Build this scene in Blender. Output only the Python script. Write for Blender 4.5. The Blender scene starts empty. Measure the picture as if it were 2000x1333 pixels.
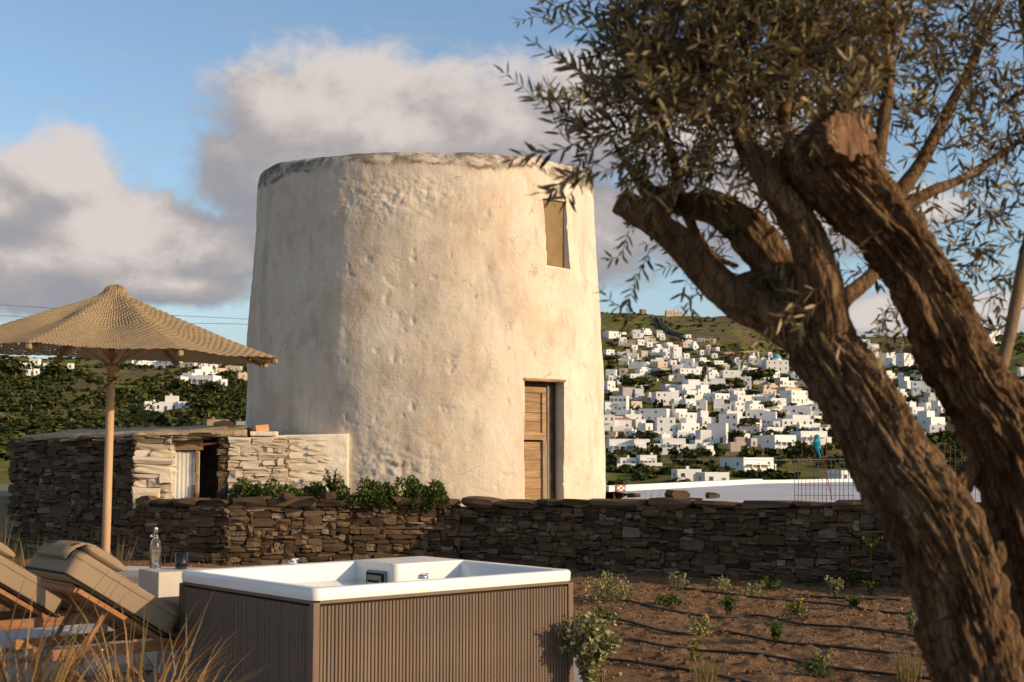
import bpy, bmesh, math, random
import numpy as np
from mathutils import Vector, Matrix, Quaternion

SC = bpy.context.scene
COL = SC.collection
rad = math.radians

# ------------------------------------------------------------------ camera
F = 2621.0                      # focal length in pixels of a 2000 px wide frame
EYE = 1.65
PITCH = math.atan(229.0 / F)
cam = bpy.data.cameras.new("camera")
cam.sensor_width = 36.0
cam.lens = F / 2000.0 * 36.0
cam.clip_start = 0.05
cam.clip_end = 12000.0
cam.dof.use_dof = True
cam.dof.focus_distance = 20.0
cam.dof.aperture_fstop = 4.8
camo = bpy.data.objects.new("camera", cam)
COL.objects.link(camo)
camo.location = (0, 0, EYE)
camo.rotation_euler = (math.pi / 2 + PITCH, 0, 0)
SC.camera = camo

# ------------------------------------------------------------------ light
SUN_AZ, SUN_EL = rad(112.5), rad(17.5)          # from +Y, clockwise
SUN = Vector((math.sin(SUN_AZ) * math.cos(SUN_EL), math.cos(SUN_AZ) * math.cos(SUN_EL), math.sin(SUN_EL)))
sl = bpy.data.lights.new("sun", "SUN")
sl.energy = 3.45
sl.color = (1.0, 0.74, 0.455)
sl.angle = rad(0.55)
slo = bpy.data.objects.new("sun", sl)
COL.objects.link(slo)
slo.rotation_euler = (-SUN).to_track_quat('-Z', 'Y').to_euler()
slo.location = (30, -12, 20)

SC.view_settings.view_transform = 'Standard'
SC.view_settings.look = 'None'
SC.view_settings.gamma = 1.0
EXPO = 0.36
SC.view_settings.exposure = EXPO
SC.view_settings.use_curve_mapping = False

SKY_STRENGTH = 0.15
world = bpy.data.worlds.new("World")
SC.world = world
world.use_nodes = True


class NT:
    """tiny helper for writing shader maths"""
    def __init__(s, tree): s.t = tree
    def node(s, kind, **kw):
        n = s.t.nodes.new(kind)
        for k, v in kw.items(): setattr(n, k, v)
        return n
    def put(s, sock, v):
        if isinstance(v, bpy.types.NodeSocket): s.t.links.new(v, sock)
        else:
            if isinstance(v, (tuple, list)) and len(v) == 3 and sock.type == 'RGBA': v = (*v, 1)
            sock.default_value = v
    def m(s, op, a, b=None, c=None, clamp=False):
        n = s.node('ShaderNodeMath', operation=op, use_clamp=clamp)
        s.put(n.inputs[0], a)
        if b is not None: s.put(n.inputs[1], b)
        if c is not None: s.put(n.inputs[2], c)
        return n.outputs[0]
    def vm(s, op, a, b=None):
        n = s.node('ShaderNodeVectorMath', operation=op)
        s.put(n.inputs[0], a)
        if b is not None: s.put(n.inputs[1], b)
        return n.outputs['Value'] if op in ('DOT_PRODUCT', 'LENGTH') else n.outputs[0]
    def noise(s, vec, scale, detail=5, rough=0.55, dist=0.0):
        n = s.node('ShaderNodeTexNoise')
        s.put(n.inputs['Vector'], vec)
        n.inputs['Scale'].default_value = scale
        n.inputs['Detail'].default_value = detail
        n.inputs['Roughness'].default_value = rough
        n.inputs['Distortion'].default_value = dist
        return n.outputs[0]
    def ramp(s, fac, stops, interp='LINEAR'):
        n = s.node('ShaderNodeValToRGB')
        n.color_ramp.interpolation = interp
        e = n.color_ramp.elements
        while len(e) > 1: e.remove(e[0])
        e[0].position = stops[0][0]
        c0 = stops[0][1]
        e[0].color = (*c0, 1) if isinstance(c0, (tuple, list)) else (c0, c0, c0, 1)
        for p, c in stops[1:]:
            k = e.new(p)
            k.color = (*c, 1) if isinstance(c, (tuple, list)) else (c, c, c, 1)
        s.put(n.inputs[0], fac)
        return n.outputs[0]
    def mix(s, fac, a, b, mode='MIX'):
        n = s.node('ShaderNodeMix', data_type='RGBA', blend_type=mode)
        s.put(n.inputs[0], fac); s.put(n.inputs[6], a); s.put(n.inputs[7], b)
        return n.outputs[2]
    def sstep(s, x, lo, hi):
        n = s.node('ShaderNodeMapRange', interpolation_type='SMOOTHSTEP')
        s.put(n.inputs[0], x)
        n.inputs[1].default_value = lo; n.inputs[2].default_value = hi
        return n.outputs[0]
    def scale3(s, v, xyz):
        return s.vm('MULTIPLY', v, xyz)


def build_world():
    t = world.node_tree
    t.nodes.clear()
    N = NT(t)
    out = N.node('ShaderNodeOutputWorld')
    bg = N.node('ShaderNodeBackground')
    bg.inputs['Strength'].default_value = SKY_STRENGTH
    sky = N.node('ShaderNodeTexSky', sky_type='NISHITA')
    sky.sun_disc = False
    sky.sun_elevation = SUN_EL
    sky.sun_rotation = SUN_AZ
    sky.altitude = 150
    sky.air_density = 1.0
    sky.dust_density = 1.1
    sky.ozone_density = 2.2
    tc = N.node('ShaderNodeTexCoord')
    d0 = tc.outputs['Generated']
    # cloud banks, placed by compass bearing and height above the horizon
    banks = [(-0.125, 0.245, .120, .058), (-0.025, 0.238, .130, .062), (0.075, .240, .150, .062), (-0.155, 0.205, .11, .06), (0.03, 0.18, .26, .05), (.17, .235, .09, .05), (.22, .17, .12, .03),
             (-0.330, 0.200, .050, .042), (-0.395, 0.165, .08, .05), (-0.285, 0.160, .11, .045), (-0.23, 0.150, .09, .04),
             (-0.36, 0.140, .16, .035), (-0.25, 0.125, .10, .018), (0.30, .10, .16, .02),
             (-0.62, .20, .14, .06), (-0.8, .15, .2, .04), (0.55, .16, .16, .05), (0.9, .22, .2, .07), (1.5, .18, .25, .06), (-1.3, .2, .3, .07),
             (-2.0, .3, .35, .13), (2.6, .28, .3, .1), (-2.7, .38, .35, .13), (-1.55, .52, .3, .13), (1.95, .45, .25, .1), (.45, .75, .3, .1), (-.7, .62, .3, .1), (-2.4, .75, .35, .12), (-1.9, .12, .4, .06)]  # unseen banks outside the view, added to brighten fill in the shade

    def density(d):
        sp = N.node('ShaderNodeSeparateXYZ'); N.put(sp.inputs[0], d)
        u = N.m('ARCTAN2', sp.outputs[0], sp.outputs[1])
        v = N.m('ARCSINE', sp.outputs[2])
        best = None
        for (u0, v0, a, b) in banks:
            p = N.m('POWER', N.m('MULTIPLY', N.m('SUBTRACT', u, u0), 1 / a), 2.0)
            q = N.m('POWER', N.m('MULTIPLY', N.m('SUBTRACT', v, v0), 1 / b), 2.0)
            r = N.m('SUBTRACT', 1.0, N.m('SQRT', N.m('ADD', p, q)))
            best = r if best is None else N.m('SMOOTH_MAX', best, r, 0.12)
        dv = N.scale3(d, (1, 1, 1.35))
        n = N.noise(dv, 10.0, 9, 0.56, 0.15)
        n2 = N.noise(dv, 3.0, 2, 0.5)
        n3 = N.noise(dv, 30.0, 6, 0.6, .3)
        dens = N.m('ADD', N.m('MULTIPLY', best, 1.05), N.m('MULTIPLY', N.m('SUBTRACT', n, 0.48), 2.2))
        dens = N.m('ADD', dens, N.m('MULTIPLY', N.m('SUBTRACT', n2, .5), .8))
        dens = N.m('ADD', dens, N.m('MULTIPLY', N.m('SUBTRACT', n3, .5), .62))
        return dens, v, u
    dA, v, u = density(d0)
    dB, _, _ = density(N.vm('ADD', d0, (0.010, 0.0, 0.016)))
    dC, _, _ = density(N.vm('ADD', d0, (0.030, 0.0, 0.046)))
    alpha = N.sstep(dA, -0.06, 0.46)
    lit = N.m('ADD', N.m('MULTIPLY', N.m('SUBTRACT', dA, dB), .75), N.m('MULTIPLY', N.m('SUBTRACT', dA, dC), .62))
    lit = N.sstep(lit, -0.62, 0.95)
    k = 1.0 / (SKY_STRENGTH * 2 ** EXPO)
    ccol = N.ramp(lit, [(0.0, (.315, .312, .35)), (0.3, (.385, .362, .375)), (0.6, (.485, .435, .42)), (1.0, (.72, .64, .60))])
    ccol = N.vm('MULTIPLY', ccol, (k, k, k))
    fade = N.sstep(v, 0.015, 0.12)                    # low cloud thins into the pale air near the horizon
    alpha = N.m('MULTIPLY', alpha, N.m('ADD', 0.25, N.m('MULTIPLY', fade, 0.72)))
    skyc = N.vm('MULTIPLY', sky.outputs[0], (0.95, 0.94, 0.92))
    low = N.m('MULTIPLY', N.m('SUBTRACT', 1.0, N.sstep(v, 0.0, 0.17)), .62)      # pale air near the horizon
    skyc = N.mix(low, skyc, (.40 * k, .475 * k, .56 * k))
    # faint streaks of high cloud
    st = N.noise(N.scale3(d0, (3, 3, 34)), 2.4, 5, .6)
    st = N.m('MULTIPLY', N.sstep(st, .48, .75), 0.22)
    skyc = N.mix(st, skyc, (.47 * k, .47 * k, .50 * k))
    col = N.mix(alpha, skyc, ccol)
    N.put(bg.inputs['Color'], col)
    t.links.new(bg.outputs[0], out.inputs[0])
build_world()

# ------------------------------------------------------------------ geometry helpers
CP, SP = math.cos(PITCH), math.sin(PITCH)


def pray(px, py):
    X = (px - 1000.0) / F
    V = (666.5 - py) / F
    return Vector((X, CP - V * SP, SP + V * CP))


def P(px, py, depth):
    """world point seen at photo pixel (px, py), depth metres ahead of the camera"""
    d = pray(px, py)
    return Vector((0, 0, EYE)) + d * (depth / d.y)


def G(px, py, z=0.0):
    """world point at photo pixel (px, py) on the level z"""
    d = pray(px, py)
    return Vector((0, 0, EYE)) + d * ((z - EYE) / d.z)


def pix(p):
    """photo pixel of a world point"""
    q = Vector(p) - Vector((0, 0, EYE))
    zc = q.y * CP + q.z * SP
    yc = -q.y * SP + q.z * CP
    return 1000 + F * q.x / zc, 666.5 - F * yc / zc, zc


_rs = np.random.RandomState(7)
_PT = np.concatenate([_rs.permutation(512)] * 3)
_VT = _rs.rand(512)


def vnoise(p):
    p = np.asarray(p, dtype=float)
    i = np.floor(p).astype(int)
    f = p - i
    f = f * f * (3 - 2 * f)
    def h(a, b, c):
        return _VT[_PT[(_PT[(_PT[(i[:, 0] + a) & 511] + i[:, 1] + b) & 511] + i[:, 2] + c) & 511]]
    x, y, z = f[:, 0], f[:, 1], f[:, 2]
    c00 = h(0, 0, 0) * (1 - x) + h(1, 0, 0) * x
    c10 = h(0, 1, 0) * (1 - x) + h(1, 1, 0) * x
    c01 = h(0, 0, 1) * (1 - x) + h(1, 0, 1) * x
    c11 = h(0, 1, 1) * (1 - x) + h(1, 1, 1) * x
    return (c00 * (1 - y) + c10 * y) * (1 - z) + (c01 * (1 - y) + c11 * y) * z


def fbm(p, octs=4, gain=.5):
    p = np.asarray(p, dtype=float)
    s, a, t = 0, 1, 0
    for o in range(octs):
        s = s + a * vnoise(p * 2 ** o + 17.3 * o)
        t += a
        a *= gain
    return s / t - .5


ROOTM = {}


def prop(o, label=None, cat=None, group=None, kind=None):
    if label: o['label'] = label
    if cat: o['category'] = cat
    if group: o['group'] = group
    if kind: o['kind'] = kind
    return o


def thing(name, label, cat, loc=(0, 0, 0), rotz=0.0, group=None, tilt=None):
    o = bpy.data.objects.new(name, None)
    COL.objects.link(o)
    o.empty_display_size = .1
    m = Matrix.Translation(Vector(loc)) @ Matrix.Rotation(rotz, 4, 'Z')
    if tilt is not None: m = m @ tilt
    o.matrix_world = m
    ROOTM[o] = m.copy()
    return prop(o, label, cat, group)


def link(name, me, parent=None, mat=None, local=None):
    o = bpy.data.objects.new(name, me)
    COL.objects.link(o)
    if parent is not None:
        o.parent = parent
    if local is not None: o.matrix_local = local
    if mat is not None and not me.materials: me.materials.append(mat)
    return o


def mesh_np(name, V, faces, smooth=True):
    me = bpy.data.meshes.new(name)
    V = np.asarray(V, dtype=np.float32)
    if isinstance(faces, np.ndarray):
        n = faces.shape[1]
        me.vertices.add(len(V)); me.vertices.foreach_set('co', V.ravel())
        me.loops.add(faces.size); me.loops.foreach_set('vertex_index', faces.astype(np.int32).ravel())
        me.polygons.add(len(faces))
        me.polygons.foreach_set('loop_start', np.arange(0, faces.size, n, dtype=np.int32))
        me.polygons.foreach_set('loop_total', np.full(len(faces), n, dtype=np.int32))
        me.update(calc_edges=True)
        me.validate()
    else:
        me.from_pydata([tuple(map(float, v)) for v in V], [], faces)
        me.update()
    if smooth:
        me.polygons.foreach_set('use_smooth', np.ones(len(me.polygons), dtype=bool))
    return me


class MB:
    def __init__(s): s.v, s.f = [], []
    def add(s, vs, fs):
        b = len(s.v)
        s.v += [Vector(v) for v in vs]
        s.f += [tuple(b + i for i in f) for f in fs]
        return s
    def box(s, c, size, rot=None, jit=0.0, rng=None):
        hx, hy, hz = size[0] / 2, size[1] / 2, size[2] / 2
        vs = [Vector((x, y, z)) for x in (-hx, hx) for y in (-hy, hy) for z in (-hz, hz)]
        if jit: vs = [v + Vector((rng.uniform(-jit, jit), rng.uniform(-jit, jit), rng.uniform(-jit, jit))) for v in vs]
        if rot is not None: vs = [rot @ v for v in vs]
        c = Vector(c)
        return s.add([c + v for v in vs], [(0, 1, 3, 2), (4, 6, 7, 5), (0, 4, 5, 1), (2, 3, 7, 6), (0, 2, 6, 4), (1, 5, 7, 3)])
    def beam(s, a, b, w, h, up=(0, 0, 1)):
        a, b = Vector(a), Vector(b)
        x = (b - a).normalized()
        y = Vector(up).cross(x).normalized()
        z = x.cross(y)
        R = Matrix((x, y, z)).transposed()
        return s.box((a + b) / 2, ((b - a).length, w, h), R)
    def tube(s, pts, rs, n=8, caps=True):
        pts = [Vector(p) for p in pts]
        if not isinstance(rs, (list, tuple)): rs = [rs] * len(pts)
        b = len(s.v)
        up = None
        for i, p in enumerate(pts):
            t = (pts[min(i + 1, len(pts) - 1)] - pts[max(i - 1, 0)]).normalized()
            if up is None:
                up = Vector((0, 0, 1)) if abs(t.z) < .9 else Vector((1, 0, 0))
            x = up.cross(t).normalized(); y = t.cross(x); up = y
            for k in range(n):
                a = 2 * math.pi * k / n
                s.v.append(p + (x * math.cos(a) + y * math.sin(a)) * rs[i])
        for i in range(len(pts) - 1):
            for k in range(n):
                s.f.append((b + i * n + k, b + i * n + (k + 1) % n, b + (i + 1) * n + (k + 1) % n, b + (i + 1) * n + k))
        if caps:
            s.f.append(tuple(b + k for k in reversed(range(n))))
            s.f.append(tuple(b + (len(pts) - 1) * n + k for k in range(n)))
        return s
    def lathe(s, prof, n=24, c=(0, 0, 0)):
        c = Vector(c); b = len(s.v)
        for r, z in prof:
            for k in range(n):
                a = 2 * math.pi * k / n
                s.v.append(c + Vector((r * math.cos(a), r * math.sin(a), z)))
        for i in range(len(prof) - 1):
            for k in range(n):
                s.f.append((b + i * n + k, b + i * n + (k + 1) % n, b + (i + 1) * n + (k + 1) % n, b + (i + 1) * n + k))
        return s
    def prism(s, poly, z0, z1):
        n = len(poly)
        return s.add([(x, y, z0) for x, y in poly] + [(x, y, z1) for x, y in poly],
                     [tuple(reversed(range(n))), tuple(range(n, 2 * n))] + [(i, (i + 1) % n, n + (i + 1) % n, n + i) for i in range(n)])
    def mesh(s, name, bevel=0.0, seg=2, smooth=False, inv=None):
        me = bpy.data.meshes.new(name)
        vs = s.v if inv is None else [inv @ v for v in s.v]
        me.from_pydata([tuple(v) for v in vs], [], s.f)
        if bevel > 0:
            bm = bmesh.new(); bm.from_mesh(me)
            bmesh.ops.bevel(bm, geom=list(bm.edges), offset=bevel, segments=seg, affect='EDGES', profile=.6)
            bm.to_mesh(me); bm.free()
        me.update()
        if smooth: me.polygons.foreach_set('use_smooth', np.ones(len(me.polygons), dtype=bool))
        return me
    def build(s, name, mat, parent=None, root=None, bevel=0.0, seg=2, smooth=False, world=False):
        inv = None
        if world:
            r = root or parent
            if r is not None: inv = ROOTM[r].inverted()
        me = s.mesh(name, bevel, seg, smooth, inv)
        return link(name, me, parent, mat)


def copy_tree(o, parent=None):
    c = o.copy(); COL.objects.link(c)
    if parent is not None:
        c.parent = parent
    for ch in list(o.children):
        copy_tree(ch, c)
    return c


def pts_on(pts, n):
    """Catmull-Rom resample of (Vector, radius) nodes"""
    out = []
    L = len(pts)
    for k in range(n):
        t = k / (n - 1) * (L - 1)
        i = min(int(t), L - 2); f = t - i
        p = [pts[max(0, min(L - 1, i + j))] for j in (-1, 0, 1, 2)]
        def cr(a, b, c, d): return 0.5 * ((2 * b) + (c - a) * f + (2 * a - 5 * b + 4 * c - d) * f * f + (3 * b - a - 3 * c + d) * f ** 3)
        out.append((cr(p[0][0], p[1][0], p[2][0], p[3][0]), cr(p[0][1], p[1][1], p[2][1], p[3][1])))
    return out


# ------------------------------------------------------------------ materials
MATS = {}


def mat(name, cols, scale=4.0, stretch=(1, 1, 1), rough=.85, bump=0.0, bscale=40, bstretch=None, var=0.0, spec=.25,
        metal=0.0, detail=6, island=None, back=None, transl=0.0, nrough=.6, extra=None, bdetail=6, dist=0.0):
    m = bpy.data.materials.new(name)
    m.use_nodes = True
    t = m.node_tree
    N = NT(t)
    b = t.nodes['Principled BSDF']
    tc = N.node('ShaderNodeTexCoord')
    vec = tc.outputs['Object']
    if len(cols) == 1: col = None; c0 = cols[0][1]
    else:
        col = N.ramp(N.noise(N.scale3(vec, stretch), scale, detail, nrough, dist), cols)
    if col is None:
        rgb = N.node('ShaderNodeRGB'); rgb.outputs[0].default_value = (*c0, 1); col = rgb.outputs[0]
    if var or island:
        oi = N.node('ShaderNodeObjectInfo'); ge = N.node('ShaderNodeNewGeometry')
        r = N.m('FRACT', N.m('ADD', N.m('MULTIPLY', oi.outputs['Random'], 7.31), ge.outputs['Random Per Island']))
        if island:
            ic = N.ramp(r, island, 'LINEAR')
            col = N.mix(1.0, col, ic, 'MULTIPLY')
        if var:
            r2 = N.m('FRACT', N.m('MULTIPLY', r, 13.7))
            f = N.m('ADD', 1.0 - var, N.m('MULTIPLY', r2, 2 * var))
            mm = N.vm('SCALE', col); t.nodes[-1].inputs['Scale'].default_value = 1
            N.put(t.nodes[-1].inputs['Scale'], f)
            col = mm
    if extra: col = extra(N, vec, col)
    if back is not None:
        ge = N.node('ShaderNodeNewGeometry')
        col = N.mix(ge.outputs['Backfacing'], col, back)
    N.put(b.inputs['Base Color'], col)
    b.inputs['Roughness'].default_value = rough
    b.inputs['Specular IOR Level'].default_value = spec
    b.inputs['Metallic'].default_value = metal
    if bump:
        bn = N.node('ShaderNodeBump')
        bn.inputs['Strength'].default_value = 1.0
        bn.inputs['Distance'].default_value = bump
        N.put(bn.inputs['Height'], N.noise(N.scale3(vec, bstretch or (1, 1, 1)), bscale, bdetail, .6))
        t.links.new(bn.outputs[0], b.inputs['Normal'])
    if transl:
        tr = N.node('ShaderNodeBsdfTranslucent'); N.put(tr.inputs[0], col)
        mx = N.node('ShaderNodeMixShader'); mx.inputs[0].default_value = transl
        t.links.new(b.outputs[0], mx.inputs[1]); t.links.new(tr.outputs[0], mx.inputs[2])
        t.links.new(mx.outputs[0], t.nodes['Material Output'].inputs['Surface'])
    MATS[name] = m
    return m


def plaster_extra(N, vec, col):
    # ochre stains, grey weathering and dark pits of old limewash
    st = N.sstep(N.noise(N.scale3(vec, (1, 1, .55)), 1.5, 7, .62, .4), .50, .68)
    col = N.mix(N.m('MULTIPLY', st, .42), col, (.52, .325, .18))
    gr = N.sstep(N.noise(N.scale3(vec, (1, 1, .45)), 2.3, 8, .66, .3), .50, .70)
    col = N.mix(N.m('MULTIPLY', gr, .55), col, (.37, .325, .28))
    pt = N.sstep(N.noise(vec, 11, 5, .7), .62, .74)
    col = N.mix(N.m('MULTIPLY', pt, .65), col, (.20, .16, .12))
    sk = N.sstep(N.noise(N.scale3(vec, (1, 1, .10)), 3.2, 6, .6), .53, .66)
    col = N.mix(N.m('MULTIPLY', sk, .30), col, (.46, .39, .31))
    sp = N.node('ShaderNodeSeparateXYZ'); N.put(sp.inputs[0], vec)
    # lichen-dark rim of the roof edge
    zz = N.m('ADD', sp.outputs[2], N.m('MULTIPLY', N.m('SUBTRACT', N.noise(N.scale3(vec, (1, 1, .6)), 1.6, 7, .62), .5), .62))
    rim = N.sstep(zz, 5.52, 5.80)
    dk = N.m('MULTIPLY', rim, N.sstep(N.noise(N.scale3(vec, (1, 1, 1)), 1.9, 7, .68), .38, .58))
    col = N.mix(N.m('MULTIPLY', dk, .9), col, (.105, .090, .068))
    crack = N.m('MULTIPLY', N.sstep(N.m('ABSOLUTE', N.m('SUBTRACT', zz, 5.66)), .07, .0), N.sstep(N.noise(vec, 2.5, 4, .6), .42, .55))
    col = N.mix(N.m('MULTIPLY', crack, .8), col, (.11, .075, .045))
    wob = N.node('ShaderNodeTexNoise'); wob.inputs['Scale'].default_value = 2.2; wob.inputs['Detail'].default_value = 5; N.put(wob.inputs['Vector'], vec)
    vo = N.node('ShaderNodeTexVoronoi', feature='DISTANCE_TO_EDGE'); vo.inputs['Scale'].default_value = 1.15
    N.put(vo.inputs['Vector'], N.vm('ADD', vec, N.vm('MULTIPLY', wob.outputs[1], (.55, .55, .55))))
    ln = N.m('MULTIPLY', N.sstep(vo.outputs[0], .011, .002), N.sstep(N.noise(vec, 1.1, 3, .5), .50, .60))
    col = N.mix(N.m('MULTIPLY', ln, .34), col, (.19, .13, .085))
    gr2 = N.noise(vec, 34, 6, .75)
    col = N.mix(N.m('MULTIPLY', N.sstep(gr2, .52, .66), .22), col, (.40, .30, .20))
    fl = N.sstep(N.noise(N.scale3(vec, (1, 1, 1.2)), 3.4, 7, .6, .6), .665, .69)
    col = N.mix(N.m('MULTIPLY', fl, .6), col, (.40, .27, .16))
    return col


PLASTER = mat('old_limewash', [(.3, (.60, .495, .38)), (.5, (.675, .58, .46)), (.7, (.72, .64, .53))], scale=1.3, detail=9, nrough=.66, rough=.95,
              bump=.010, bscale=20, spec=.1, extra=plaster_extra, bdetail=9)
CREAM = mat('cream_plaster', [(.3, (.74, .64, .49)), (.7, (.83, .75, .62))], scale=2.5, rough=.95, bump=.01, bscale=18, spec=.1)
STONE = mat('brown_schist', [(.25, (.70, .62, .52)), (.5, (1, .95, .88)), (.75, (1.4, 1.25, 1.1))], scale=7, stretch=(1, 1, 3), rough=.92, bump=.03, bscale=22,
            spec=.15, island=[(0, (.070, .050, .034)), (.3, (.110, .078, .051)), (.55, (.150, .103, .064)), (.8, (.19, .135, .085)), (.95, (.185, .15, .115)), (1, (.31, .26, .205))])
PALESTONE = mat('limewashed_stone', [(.3, (.92, .90, .86)), (.6, (1.12, 1.08, 1.04))], scale=9, stretch=(1, 1, 2), rough=.95, bump=.02, bscale=25,
                spec=.1, island=[(0, (.68, .57, .42)), (.4, (.76, .66, .51)), (.85, (.80, .71, .58)), (1, (.60, .47, .33))])
CORE = mat('wall_hearting', [(.4, (.035, .025, .018)), (.6, (.07, .05, .035))], scale=14, rough=1, bump=.03, bscale=30)
EARTHROOF = mat('earth_roof', [(.3, (.30, .21, .12)), (.5, (.42, .31, .185)), (.7, (.48, .38, .25))], scale=5, rough=1, bump=.03, bscale=18)
SLATE = mat('slate', [(.3, (.7, .7, .7)), (.7, (1.2, 1.15, 1.1))], scale=8, rough=.9, bump=.012, bscale=20, island=[(0, (.20, .15, .10)), (.5, (.34, .25, .16)), (1, (.46, .36, .24))])
OLDWOOD = mat('weathered_wood', [(.3, (.20, .13, .075)), (.5, (.33, .215, .12)), (.72, (.42, .29, .17))], scale=3, stretch=(1, 1, 9), rough=.9, bump=.012, bscale=9, bstretch=(1, 1, 14), var=.16)
DOORWOOD = mat('door_wood', [(.3, (.20, .125, .062)), (.52, (.34, .215, .11)), (.72, (.42, .29, .17))], scale=2.2, stretch=(1, 1, 7), rough=.9, bump=.014, bscale=5, bstretch=(1, 1, 10), var=.14,
               extra=lambda N, v, c: N.mix(N.m('MULTIPLY', N.sstep(N.noise(N.scale3(v, (1, 1, 3)), 1.8, 6, .6), .55, .66), .8), c, (.27, .225, .18)))
GREYPOST = mat('grey_post', [(.3, (.17, .14, .11)), (.7, (.34, .28, .21))], scale=3, stretch=(6, 6, 1), rough=.9, bump=.01, bscale=12)
TIN = mat('painted_tin', [(.3, (.42, .43, .42)), (.52, (.56, .56, .53)), (.66, (.55, .50, .42)), (.75, (.24, .15, .09))], scale=5, stretch=(1, 1, .5), rough=.75, bump=.006, bscale=14)
RUST = mat('rusty_iron', [(.3, (.10, .035, .02)), (.7, (.24, .085, .045))], scale=12, rough=.85, bump=.006, bscale=50)
BRICK = mat('terracotta', [(.3, (.50, .24, .13)), (.7, (.60, .32, .18))], scale=14, rough=.9, bump=.006, bscale=40)
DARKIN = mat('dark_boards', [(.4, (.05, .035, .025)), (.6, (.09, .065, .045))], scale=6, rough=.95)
SOIL = mat('red_soil', [(.28, (.110, .060, .033)), (.42, (.185, .103, .054)), (.55, (.265, .155, .080)), (.68, (.215, .15, .072)), (.78, (.36, .24, .145))], scale=2.2, detail=12, nrough=.74, rough=1, bump=.09, bscale=17, spec=.05, bdetail=10)
CLOD = mat('clod', [(.3, (.8, .8, .8)), (.7, (1.2, 1.15, 1.1))], scale=20, rough=1, island=[(0, (.11, .056, .032)), (.6, (.20, .105, .055)), (.9, (.24, .135, .075)), (.985, (.27, .165, .10)), (1, (.42, .33, .24))])
TERR = mat('terrace_earth', [(.3, (.15, .12, .06)), (.5, (.25, .19, .11)), (.7, (.13, .14, .05))], scale=1.4, rough=1, bump=.04, bscale=12)
DECK = mat('concrete_paving', [(.3, (.36, .335, .30)), (.7, (.43, .405, .37))], scale=3, rough=.8, bump=.003, bscale=40)
CONC = mat('pale_concrete', [(.3, (.52, .47, .40)), (.7, (.60, .55, .47))], scale=4, rough=.85, bump=.003, bscale=40)
PIPE = mat('black_pipe', [(.4, (.020, .015, .012)), (.6, (.07, .042, .026))], scale=6, rough=.6, spec=.3)
ACRYL = mat('white_acrylic', [(1, (.80, .79, .77))], rough=.22, spec=.5)
GREYPL = mat('grey_plastic', [(1, (.16, .155, .14))], rough=.4, spec=.5)
BLACKPL = mat('black_plastic', [(1, (.012, .012, .014))], rough=.8, spec=.08)
CHROME = mat('chrome', [(1, (.75, .75, .75))], rough=.12, metal=1.0)
SLATM = mat('composite_slat', [(.3, (.140, .096, .069)), (.55, (.172, .120, .088)), (.75, (.205, .147, .109))], scale=5, stretch=(9, 9, .6), rough=.62, bump=.0015, bscale=60, bstretch=(1, 1, .1), var=.10, spec=.3)
SLATB = mat('slat_backing', [(1, (.035, .022, .015))], rough=.9)
TRIMM = mat('brown_trim', [(.3, (.155, .10, .07)), (.7, (.19, .128, .09))], scale=5, rough=.6)
FABRIC = mat('taupe_canvas', [(.35, (.275, .20, .132)), (.65, (.305, .225, .15))], scale=260, detail=2, rough=.95, bump=.0012, bscale=420, bdetail=2, spec=.1)
PIPING = mat('dark_piping', [(1, (.018, .015, .013))], rough=.8)
TEAK = mat('teak', [(.3, (.22, .092, .034)), (.55, (.33, .15, .06)), (.75, (.40, .20, .085))], scale=3, stretch=(1.5, 12, 12), rough=.6, bump=.002, bscale=30, var=.12)
POLEW = mat('pole_wood', [(.3, (.46, .28, .155)), (.7, (.56, .37, .215))], scale=4, stretch=(10, 10, .6), rough=.55, bump=.001, bscale=40)
ROPE = mat('jute_rope', [(.3, (.315, .225, .125)), (.7, (.405, .30, .175))], scale=30, rough=.95, bump=.002, bscale=160, spec=.08, transl=.10)
SEAMM = mat('dark_seam', [(1, (.12, .085, .055))], rough=.95)
CORD = mat('thin_cord', [(1, (.10, .06, .035))], rough=.9)
def bark_extra(N, vec, col):
    v = N.node('ShaderNodeTexVoronoi', feature='DISTANCE_TO_EDGE'); v.inputs['Scale'].default_value = 26
    wob = N.node('ShaderNodeTexNoise'); wob.inputs['Scale'].default_value = 12; wob.inputs['Detail'].default_value = 4; N.put(wob.inputs['Vector'], vec)
    q = N.vm('ADD', N.scale3(vec, (1, 1, .32)), N.vm('MULTIPLY', wob.outputs[1], (.055, .055, .03)))
    N.put(v.inputs['Vector'], q)
    crack = N.sstep(v.outputs[0], .10, .0)
    return N.mix(N.m('MULTIPLY', crack, .72), col, (.040, .026, .016))
BARK = mat('olive_bark', [(.30, (.055, .032, .017)), (.43, (.135, .080, .042)), (.57, (.225, .142, .077)), (.73, (.36, .25, .15))], scale=13, stretch=(1, 1, .30), rough=.95, bump=.045, bscale=30, bstretch=(1, 1, .26), detail=9, nrough=.7, spec=.1, bdetail=10, extra=bark_extra)
BARKS = mat('smooth_olive_bark', [(.3, (.17, .115, .065)), (.7, (.30, .215, .13))], scale=10, stretch=(1, 1, .4), rough=.9, bump=.006, bscale=40, spec=.1)
CUTW = mat('cut_wood', [(.32, (.085, .042, .021)), (.48, (.20, .105, .056)), (.68, (.34, .205, .115))], scale=4, stretch=(7, 7, 1), rough=.95, bump=.02, bscale=7, bstretch=(4, 4, 1))
LEAF = mat('olive_leaf', [(.3, (.8, .8, .8)), (.7, (1.25, 1.25, 1.25))], scale=3, rough=.5, spec=.4, back=(.23, .18, .085), transl=.16,
           island=[(0, (.022, .019, .007)), (.4, (.042, .035, .012)), (.62, (.095, .072, .023)), (.80, (.20, .15, .05)), (1, (.44, .34, .15))])  # leaf tones; the brightest share puts sunlit gold flecks into the colour
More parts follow.
